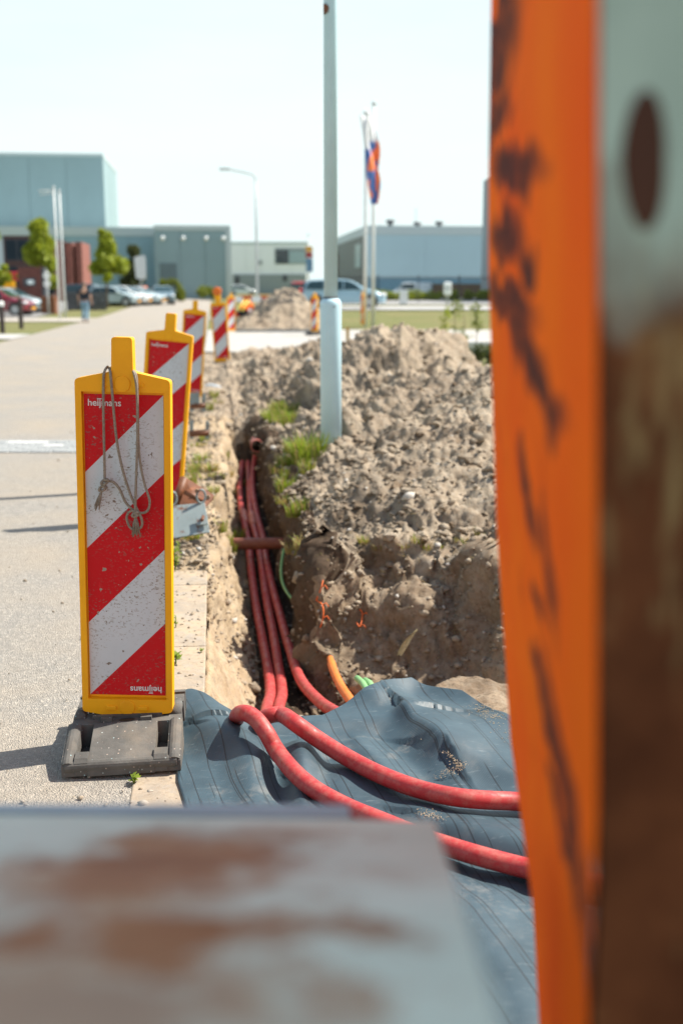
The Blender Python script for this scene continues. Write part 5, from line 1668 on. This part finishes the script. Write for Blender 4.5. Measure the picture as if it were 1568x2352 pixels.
tree(376, 112, 641, 668, 30, 'low round green bush left of the arched bush', 5, LEAFB, 1200, False, 'bush', trunk=False, cat='bush')
X, Yb_ = gx(397, 112), 112
t = thing('arched_bush', 'clipped bush grown into an arch before the warehouse corner', 'bush', (X, Yb_, .25))
cl = [((.95 * math.cos(a), 0, .4 + 1.55 * math.sin(a)), .36) for a in np.linspace(0.0, math.pi, 9)] + [((.9, 0, .3), .4), ((-.9, 0, .5), .5)]
V, F = leaves(2400, cl, .09, 9); npmesh('foliage', V, F, LEAFB, t, smooth=False)
tree(415, 110, 662, 682, 26, 'low green bush right of the arched bush', 6, LEAFB, 900, False, 'bush', trunk=False, cat='bush')
tree(478, 132, 664, 674, 50, 'low scrub at the foot of the warehouse with lamps', 7, LEAFB, 1000, False, 'bush', trunk=False, cat='bush')
# hedge behind the bar fence
Yh = 96
xa, xb = gx(858, Yh), gx(1135, Yh)
t = thing('hedge', 'long bright green unclipped hedge behind the bar fence', 'hedge', ((xa + xb) / 2, Yh, .5))
R_ = random.Random(4)
cl = [((R_.uniform(xa, xb) - (xa + xb) / 2, R_.uniform(-.5, .5), R_.uniform(-.1, .55)), R_.uniform(.3, .5)) for i in range(70)]
V, F = leaves(9000, cl, .10, 12); npmesh('foliage', V, F, LEAF, t, smooth=False)
X0 = gx(990, 115); q = MB(); q.box(X0, X0 + 9.5, 114.5, 115, .4, 2.0); tag(q.build('timber_wall', simple('dark_timber', rgb(.10, .075, .05), .8)), 'low dark brown timber wall under the blue hall', 'wall')
# saplings in the pale planter stones on the right
for k, (px, Y, yt, w_, lb) in enumerate(((1020, 24.5, 705, 16, 'thin sapling with yellowing leaves, leftmost of the saplings'), (1040, 25, 690, 18, 'tallest thin green sapling before the verge'), (1062, 25.5, 700, 16, 'thin sapling just right of the tallest one'), (1090, 24, 690, 26, 'leafy sapling nearest the orange steel'))):
    X = gx(px, Y)
    t = thing('sapling', lb, 'sapling', (X, Y, -.03), group='saplings right of the heap')
    zt = hz(yt, Y)
    q = MB(); q.tube([(0, 0, 0), (.03, 0, zt * .5), (0, 0, zt)], [.012, .009, .004], 5); q.build('stem', BARK, t, smooth=True)
    cl = [((R_.uniform(-.06, .06) * (1 + k % 3), R_.uniform(-.06, .06), zt * R_.uniform(.30, 1.0)), .10) for i in range(9)]
    V, F = leaves(170, cl, .035, 30 + k); npmesh('leaves', V, F, LEAFB if k != 0 else LEAF, t, smooth=False)
t = thing('low_shrub', 'low dark green shrubs in earth at the foot of the saplings', 'shrub', (gx(1085, 23), 23, -.03))
cl = [((R_.uniform(-.55, .6), R_.uniform(-.3, .3), R_.uniform(.05, .28)), .14) for i in range(20)]
V, F = leaves(1500, cl, .04, 44); npmesh('foliage', V, F, LEAFD, t, smooth=False)
for k, px in enumerate((1082, 1104, 1130)):
    Y = 26.2; X = gx(px, Y)
    q = MB(); q.box(-.13, .13, -.16, .16, -.05, .30)
    o = q.build('edge_block', simple('pale_block', rgb(.62, .62, .60), .8) if k == 0 else bpy.data.materials['pale_block'], bevel=.03); o.location = (X, Y, -.02)
    tag(o, ['pale concrete block left of the other two, behind the shrubs', 'pale concrete block between the other two, behind the shrubs', 'pale concrete block closest to the orange steel'][k], 'block', 'pale concrete edge blocks')
for k, (px, Y, yt, yb) in enumerate(((798, 33, 753, 785),)):
    X = gx(px, Y); q = MB(); q.prism([(-.05, -.1), (.05, -.1), (.05, hz(yt, Y)), (0, hz(yt, Y) + .05), (-.05, hz(yt, Y))], -.05, .05, 'y')
    o = q.build('wooden_stake', WOOD); o.location = (X, Y, 0); tag(o, 'yellowish wooden stake on the path right of the lamp post', 'stake')

# ------------------------------------------------------------------ fences, pillar, bollards
Yf = 80
xa, xb = gx(775, Yf), gx(1145, Yf)
t = thing('bar_fence', 'tall black vertical bar fence before the blue hall', 'fence', (xa, Yf, .52))
zt = hz(633, Yf) - .52
wF = xb - xa
q = MB()
for i in range(int(wF / .135)): q.box(i * .135, i * .135 + .022, -.011, .011, .05, zt)
tag(q.build('fence_bars', BLACK, t), kind='stuff')
for z in (.15, zt - .2):
    q = MB(); q.box(0, wF, -.035, -.0155, z, z + .05); q.build('rail', BLACK, t)
for i in range(5):
    q = MB(); q.box(i * wF / 4 - .035, i * wF / 4 + .035, .018, .09, -.05, zt + .05); q.build('post', BLACK, t)
t = thing('notice_post', 'rounded white box on a post before the bar fence', 'sign', (gx(1026, 66), 66, .52))
q = MB(); q.tube([(0, .05, -.1), (0, .05, 1.1)], .05, 8); q.build('post', GALV, t, smooth=True)
q = MB(); q.box(-.23, .23, -.09, .09, hz(678, 66) - .52, hz(648, 66) - .52); q.build('box', WHITEB, t, bevel=.08)
q = MB(); q.box(-.16, .16, -.1, -.092, hz(664, 66) - .52, hz(660, 66) - .52); q.build('slot', GREYB, t)
q = MB(); q.box(-.26, .26, -.05, .05, 0, .85); o = q.build('white_board', WHITEP, bevel=.02); o.location = (gx(926, 71), 71, .52); tag(o, 'small white board at the fence below the white van', 'sign')
# brown pillar with emblem plate
Yp = 70
X = gx(77, Yp); t = thing('gate_pillar', 'square rust-brown gate pillar with a pale plate, left of the masts', 'pillar', (X, Yp, .1))
hw_ = (gx(104, Yp) - gx(52, Yp)) / 2
q = MB(); q.box(-hw_, hw_, -.4, .4, -.2, hz(614, Yp) - .1); q.build('pillar_body', CORTEN, t)
q = MB(); q.box(-.38, .38, -.43, -.41, hz(657, Yp) - .1, hz(639, Yp) - .1); q.build('plate', DARKGREY, t)
q = MB(); q.sphere((.06, -.44, hz(648, Yp) - .1), .24, 10, 6, sc=(1, .15, .6)); q.build('emblem', WHITEB, t, smooth=True)
q = MB(); q.box(hw_ + .003, hw_ + .2, -.35, .35, -.2, hz(614, Yp) - .12); q.build('side_plate', DARKGREY, t)
# low dark fence between pillar and walker, boards built one by one
Yd = 73
xa, xb = gx(155, Yd), gx(246, Yd)
t = thing('board_fence', 'low dark grey board fence behind the walking man', 'fence', (xa, Yd, .1))
nb = 14
for i in range(nb):
    q = MB(); q.box(i * (xb - xa) / nb + .01, (i + 1) * (xb - xa) / nb - .01, 0, .04, 0, hz(671, Yd) - .1)
    if i == 0: src = q.build('board', DARKGREY, t)
    else:
        o = src.copy(); COL.objects.link(o); o.location = (i * (xb - xa) / nb, 0, 0)
q = MB(); q.box(0, xb - xa, .041, .09, .3, .4); q.build('rail', DARKGREY, t)
q = MB(); q.box(-.42, .42, -.3, .3, -.1, 1.0); o = q.build('brown_box', simple('brown_box', rgb(.20, .075, .03), .7), bevel=.03); o.location = (gx(115, 66), 66, .05); tag(o, 'brown box planter at the foot of the white masts', 'planter')
t = thing('grey_post', 'pale grey post with round signs right of the brown pillar', 'post', (gx(113, 64), 64, .1))
q = MB(); q.tube([(0, 0, -.1), (0, 0, hz(622, 64) - .1)], .06, 8); q.build('post', GALV, t, smooth=True)
for z in (hz(633, 64), hz(652, 64)):
    q = MB(); q.tube([(0, -.08, z - .1), (0, -.05, z - .1)], .2, 14); q.build('round_sign', WHITEB, t)
for k, (px, Y, yt, lb) in enumerate(((7, 38.5, 692, 'dark bollard with a pale cap at the left edge'), (50, 43, 684, 'plain dark bollard left of the walking man'))):
    X = gx(px, Y); t = thing('bollard', lb, 'bollard', (X, Y, 0), group='dark bollards on the verge')
    h = hz(yt + 10, Y)
    q = MB(); q.tube([(0, 0, -.1), (0, 0, h * .99)], .085, 14); q.build('shaft', simple('bollard_brown', rgb(.045, .03, .03), .6) if k == 0 else bpy.data.materials['bollard_brown'], t, smooth=False)
    q = MB(); q.tube([(0, 0, h * .991), (0, 0, h + .12), (0, 0, h + .15)], [.09, .09, .05], 14); q.build('cap', WHITEB if k == 0 else bpy.data.materials['bollard_brown'], t)

# ------------------------------------------------------------------ second soil heap, barriers, worker, walker
Yh = 42.5
xh = gx(652, Yh)
NX, NY = 150, 110
gxx, gyy = np.meshgrid(np.linspace(-2.6, 2.2, NX), np.linspace(-3.6, 6, NY))
zz = 1.70 * np.clip(1.06 - np.sqrt((gxx / 2.1) ** 2 + ((gyy - .8) / 3.6) ** 2 + .02), 0, None)
zz = np.maximum(zz, .95 * np.clip(1.06 - np.sqrt(((gxx + .9) / 1.4) ** 2 + ((gyy - .3) / 3.2) ** 2 + .02), 0, None))
zz = np.maximum(zz, .8 * np.clip(1.06 - np.sqrt(((gxx - 1.0) / 1.3) ** 2 + ((gyy + .4) / 2.6) ** 2 + .02), 0, None))
Pn = np.stack([gxx.ravel(), gyy.ravel(), zz.ravel()], 1)
w1, i1 = worley(Pn * 3.2, 5); w2, i2 = worley(Pn * 7, 6)
dz = (.16 * fbm(Pn * 1.4, 4, 3) + .16 * (.5 - w1) * (.4 + i1) + .08 * (.5 - w2)) * np.clip(zz.ravel() * 4, 0, 1)
Pn[:, 2] += dz - .03
Pn[:, 0] += xh; Pn[:, 1] += Yh
jj, ii = np.meshgrid(np.arange(NY - 1), np.arange(NX - 1), indexing='ij'); a = (jj * NX + ii).ravel()
tag(npmesh('soil_heap', Pn, np.stack([a, a + 1, a + NX + 1, a + NX], 1), SOIL), 'second grey-brown soil heap beyond the cross path, beside the worker', 'soil heap')
q = MB(); x0 = gx(540, 39); q.box(x0, gx(738, 39), 38.85, 39.0, .0, .10); tag(q.build('edging_beam', simple('edging_grey', rgb(.22, .22, .21), .8), bevel=.01), 'long low grey edging beam along the foot of the second soil heap', 'edging')
def barrier(px0, px1, Y, ytop, ybot, label, n, first=0):
    x0, x1 = gx(px0, Y), gx(px1, Y)
    t = thing('barrier_board', label, 'barrier', (x0, Y, .0), group='red and white barrier boards')
    for i in range(n):
        a, b = (x1 - x0) * i / n, (x1 - x0) * (i + 1) / n
        q = MB(); q.box(a + (.002 if i else 0), b, -.02, .02, hz(ybot, Y), hz(ytop, Y)); q.build('stripe_segment', REDP if (i + first) % 2 else WHITEP, t)
    for a in (.1, x1 - x0 - .1):
        q = MB(); q.box(a - .03, a + .03, .022, .06, 0, hz(ytop, Y) + .05); q.build('leg', GALV, t)
        q = MB(); q.box(a - .05, a + .05, -.3, .35, 0, .05); q.build('foot', DARKGREY, t)
barrier(536, 622, 56, 681, 693, 'higher red and white barrier board left of the soil heap', 4)
barrier(538, 600, 50, 715, 728, 'lower red and white barrier board behind the worker', 4, 1)
for k, (a, b, Y, lb) in enumerate(((548, 582, 74, 'left of two faded yellow site barriers far down the road'), (590, 622, 76, 'right of two faded yellow site barriers far down the road'))):
    X0, X1 = gx(a, Y), gx(b, Y)
    t = thing('site_barrier', lb, 'barrier', ((X0 + X1) / 2, Y, .2), group='faded yellow site barriers')
    w2_ = (X1 - X0) / 2
    q = MB(); q.prism([(-.25, 0), (.25, 0), (.1, .9), (-.1, .9)], -w2_, w2_, 'x'); q.build('block', simple('faded_yellow', rgb(.62, .36, .10), .6) if k == 0 else bpy.data.materials['faded_yellow'], t, bevel=.03)
    q = MB(); q.box(-w2_ * .8, w2_ * .8, -.26, -.2, .35, .6); q.build('panel', WHITEP, t)

def skin_mesh(name, joints, edges, mat, parent, root=0, sub=1):
    me = bpy.data.meshes.new(name)
    keys = list(joints)
    me.from_pydata([joints[k][0] for k in keys], [(keys.index(a), keys.index(b)) for a, b in edges], [])
    o = bpy.data.objects.new(name, me); COL.objects.link(o); o.parent = parent
    me.materials.append(mat)
    sk = o.modifiers.new('skin', 'SKIN'); sk.use_smooth_shade = True
    if not me.skin_vertices: me.skin_vertices.new(name='')
    for i, k in enumerate(keys):
        r = joints[k][1]
        me.skin_vertices[0].data[i].radius = r if isinstance(r, tuple) else (r, r)
        me.skin_vertices[0].data[i].use_root = (i == root)
    ss = o.modifiers.new('sub', 'SUBSURF'); ss.levels = sub; ss.render_levels = sub
    return o

def hand(J, E, wrist, key, d, side):
    """palm, four fingers and a thumb grown from the wrist along d"""
    d = Vector(d).normalized(); s = Vector(side).normalized()
    w = Vector(wrist)
    J[key + 'p'] = (tuple(w + d * .06), (.035, .016)); E.append((key + 'w', key + 'p'))
    for i, L in enumerate((.075, .085, .08, .065)):
        b = w + d * .085 + s * (.028 - .019 * i)
        J[f'{key}f{i}'] = (tuple(b), .0095); J[f'{key}g{i}'] = (tuple(b + d * L * .55 - s.cross(d) * .008), .009); J[f'{key}h{i}'] = (tuple(b + d * L - s.cross(d) * .025), .0075)
        E += [(key + 'p', f'{key}f{i}'), (f'{key}f{i}', f'{key}g{i}'), (f'{key}g{i}', f'{key}h{i}')]
    J[key + 't'] = (tuple(w + d * .05 + s * .045), .011); J[key + 'u'] = (tuple(w + d * .09 + s * .055), .009)
    E += [(key + 'p', key + 't'), (key + 't', key + 'u')]

# man walking away along the verge
Ym = 50.0
Xm = gx(197, Ym)
man = thing('person', 'man in a navy T-shirt and pale jeans walking away on the left verge', 'person', (Xm, Ym, 0))
J = {'pel': ((0, 0, .95), (.15, .11)), 'wai': ((0, 0, 1.08), (.14, .10)), 'che': ((0, -.01, 1.32), (.17, .115)), 'nek': ((0, 0, 1.50), .06), 'hed': ((.01, .01, 1.60), (.075, .09)), 'top': ((.01, .01, 1.70), (.07, .085)), 'crn': ((.01, .0, 1.76), .045),
     'shl': ((-.20, 0, 1.42), .065), 'ell': ((-.27, -.03, 1.15), .045), 'Lw': ((-.27, .05, .92), .030), 'shr': ((.20, 0, 1.42), .065), 'elr': ((.28, -.02, 1.15), .045), 'Rw': ((.30, .07, .92), .030),
     'hpl': ((-.09, 0, .88), .095), 'knl': ((-.10, .14, .50), .062), 'anl': ((-.10, -.02, .10), .042), 'tol': ((-.10, .13, .04), .036), 'hpr': ((.09, 0, .88), .095), 'knr': ((.10, .02, .48), .062), 'anr': ((.10, -.12, .10), .042), 'tor': ((.10, .03, .04), .036)}
E = [('pel', 'wai'), ('wai', 'che'), ('che', 'nek'), ('nek', 'hed'), ('hed', 'top'), ('top', 'crn'), ('che', 'shl'), ('shl', 'ell'), ('ell', 'Lw'), ('che', 'shr'), ('shr', 'elr'), ('elr', 'Rw'), ('pel', 'hpl'), ('hpl', 'knl'), ('knl', 'anl'), ('anl', 'tol'), ('pel', 'hpr'), ('hpr', 'knr'), ('knr', 'anr'), ('anr', 'tor')]
hand(J, E, J['Lw'][0], 'L', (0, .15, -1), (0, 1, 0)); hand(J, E, J['Rw'][0], 'R', (0, .2, -1), (0, 1, 0))
skin_mesh('body', J, E, SKIN, man, 0, 2)
Js = {'a': ((0, 0, .93), (.17, .125)), 'b': ((0, 0, 1.08), (.165, .12)), 'c': ((0, -.01, 1.32), (.195, .14)), 'n': ((0, 0, 1.47), (.09, .085)), 'l': ((-.20, 0, 1.42), .085), 'm': ((-.25, -.02, 1.22), .075), 'r': ((.20, 0, 1.42), .085), 's': ((.255, -.015, 1.22), .075)}
skin_mesh('t_shirt', Js, [('a', 'b'), ('b', 'c'), ('c', 'n'), ('c', 'l'), ('l', 'm'), ('c', 'r'), ('r', 's')], NAVY, man, 0, 2)
Jj = {'p': ((0, 0, .96), (.165, .12)), 'hl': ((-.09, 0, .87), .108), 'kl': ((-.10, .14, .50), .082), 'al': ((-.10, -.02, .10), .070), 'hr': ((.09, 0, .87), .108), 'kr': ((.10, .02, .48), .082), 'ar': ((.10, -.12, .10), .070)}
skin_mesh('jeans', Jj, [('p', 'hl'), ('hl', 'kl'), ('kl', 'al'), ('p', 'hr'), ('hr', 'kr'), ('kr', 'ar')], JEANS, man, 0, 2)
for s, (y0, y1) in ((-1, (-.05, .2)), (1, (-.17, .1))):
    q = MB(); q.sphere((s * .10, (y0 + y1) / 2 , .045), .13, 10, 6, sc=(.42, 1.05, .38)); q.build('shoe', SHOE, man, smooth=True)
q = MB(); q.sphere((.01, -.012, 1.715), .098, 14, 8, sc=(.86, 1.0, .80)); q.build('hair', HAIR, man, smooth=True)
for s in (-1, 1):
    q = MB(); q.sphere((.01 + s * .080, .01, 1.66), .03, 8, 5, sc=(.4, .8, 1.1)); q.build('ear', SKIN, man, smooth=True)
q = MB(); q.sphere((.01, .105, 1.64), .02, 8, 5, sc=(.7, 1.2, 1.3)); q.build('nose', SKIN, man, smooth=True)
for s in (-1, 1):
    q = MB(); q.sphere((.01 + s * .032, .092, 1.675), .012, 8, 5); q.build('eye', BLACK, man, smooth=True)

# worker stooping in the works, back to the camera
Yk = 44.5
Xk = gx(560, Yk)
wk = thing('person', 'worker in an orange high-visibility jacket stooping beside the far soil heap', 'person', (Xk, Yk, .0), (0, 0, math.radians(-25)))
J = {'pel': ((0, -.05, .62), (.15, .12)), 'wai': ((0, .05, .72), (.14, .11)), 'che': ((0, .26, .88), (.17, .12)), 'nek': ((0, .38, .95), .06), 'hed': ((0, .46, .95), (.08, .085)), 'top': ((0, .54, .92), .075),
     'shl': ((-.19, .28, .86), .065), 'ell': ((-.24, .38, .62), .045), 'Lw': ((-.16, .48, .42), .03), 'shr': ((.19, .28, .86), .065), 'elr': ((.25, .36, .62), .045), 'Rw': ((.18, .46, .40), .03),
     'hpl': ((-.09, -.04, .58), .095), 'knl': ((-.13, .18, .34), .062), 'anl': ((-.11, -.06, .08), .042), 'tol': ((-.12, .10, .04), .036), 'hpr': ((.09, -.04, .58), .095), 'knr': ((.14, .18, .34), .062), 'anr': ((.11, -.06, .08), .042), 'tor': ((.12, .10, .04), .036)}
E = [('pel', 'wai'), ('wai', 'che'), ('che', 'nek'), ('nek', 'hed'), ('hed', 'top'), ('che', 'shl'), ('shl', 'ell'), ('ell', 'Lw'), ('che', 'shr'), ('shr', 'elr'), ('elr', 'Rw'), ('pel', 'hpl'), ('hpl', 'knl'), ('knl', 'anl'), ('anl', 'tol'), ('pel', 'hpr'), ('hpr', 'knr'), ('knr', 'anr'), ('anr', 'tor')]
hand(J, E, J['Lw'][0], 'L', (.1, .4, -1), (1, 0, 0)); hand(J, E, J['Rw'][0], 'R', (-.1, .4, -1), (-1, 0, 0))
skin_mesh('body', J, E, SKIN, wk, 0, 2)
Js = {'a': ((0, -.09, .60), (.19, .16)), 'b': ((0, .06, .73), (.19, .15)), 'c': ((0, .26, .89), (.21, .155)), 'n': ((0, .35, .95), (.10, .09)), 'l': ((-.19, .28, .86), .09), 'm': ((-.24, .38, .62), .07), 'k': ((-.17, .47, .45), .055), 'r': ((.19, .28, .86), .09), 's': ((.25, .36, .62), .07), 't': ((.185, .45, .44), .055)}
skin_mesh('jacket', Js, [('a', 'b'), ('b', 'c'), ('c', 'n'), ('c', 'l'), ('l', 'm'), ('m', 'k'), ('c', 'r'), ('r', 's'), ('s', 't')], HIVIS, wk, 0, 2)
for s in (-1, 1):
    q = MB(); q.tube(smooth_path([(s * .10, -.25, .60), (s * .10, -.13, .80), (s * .10, .10, .94), (s * .10, .28, 1.06)], 3), .03, 6)
    q.build('reflective_stripe', simple('reflective_yellow', rgb(.85, .75, .12), .5) if s < 0 else bpy.data.materials['reflective_yellow'], wk, smooth=True)
Jj = {'p': ((0, -.05, .60), (.165, .13)), 'hl': ((-.09, -.04, .56), .11), 'kl': ((-.13, .18, .34), .085), 'al': ((-.11, -.06, .10), .07), 'hr': ((.09, -.04, .56), .11), 'kr': ((.14, .18, .34), .085), 'ar': ((.11, -.06, .10), .07)}
skin_mesh('trousers', Jj, [('p', 'hl'), ('hl', 'kl'), ('kl', 'al'), ('p', 'hr'), ('hr', 'kr'), ('kr', 'ar')], TROUS, wk, 0, 2)
for s in (-1, 1):
    q = MB(); q.sphere((s * .115, .02, .05), .13, 10, 6, sc=(.45, 1.05, .42)); q.build('shoe', SHOE, wk, smooth=True)
q = MB(); q.sphere((0, .50, .965), .10, 12, 8, sc=(.85, .9, .75)); q.build('hair', HAIR, wk, smooth=True)
q = MB(); q.sphere((0, .60, .90), .018, 8, 5); q.build('nose', SKIN, wk, smooth=True)
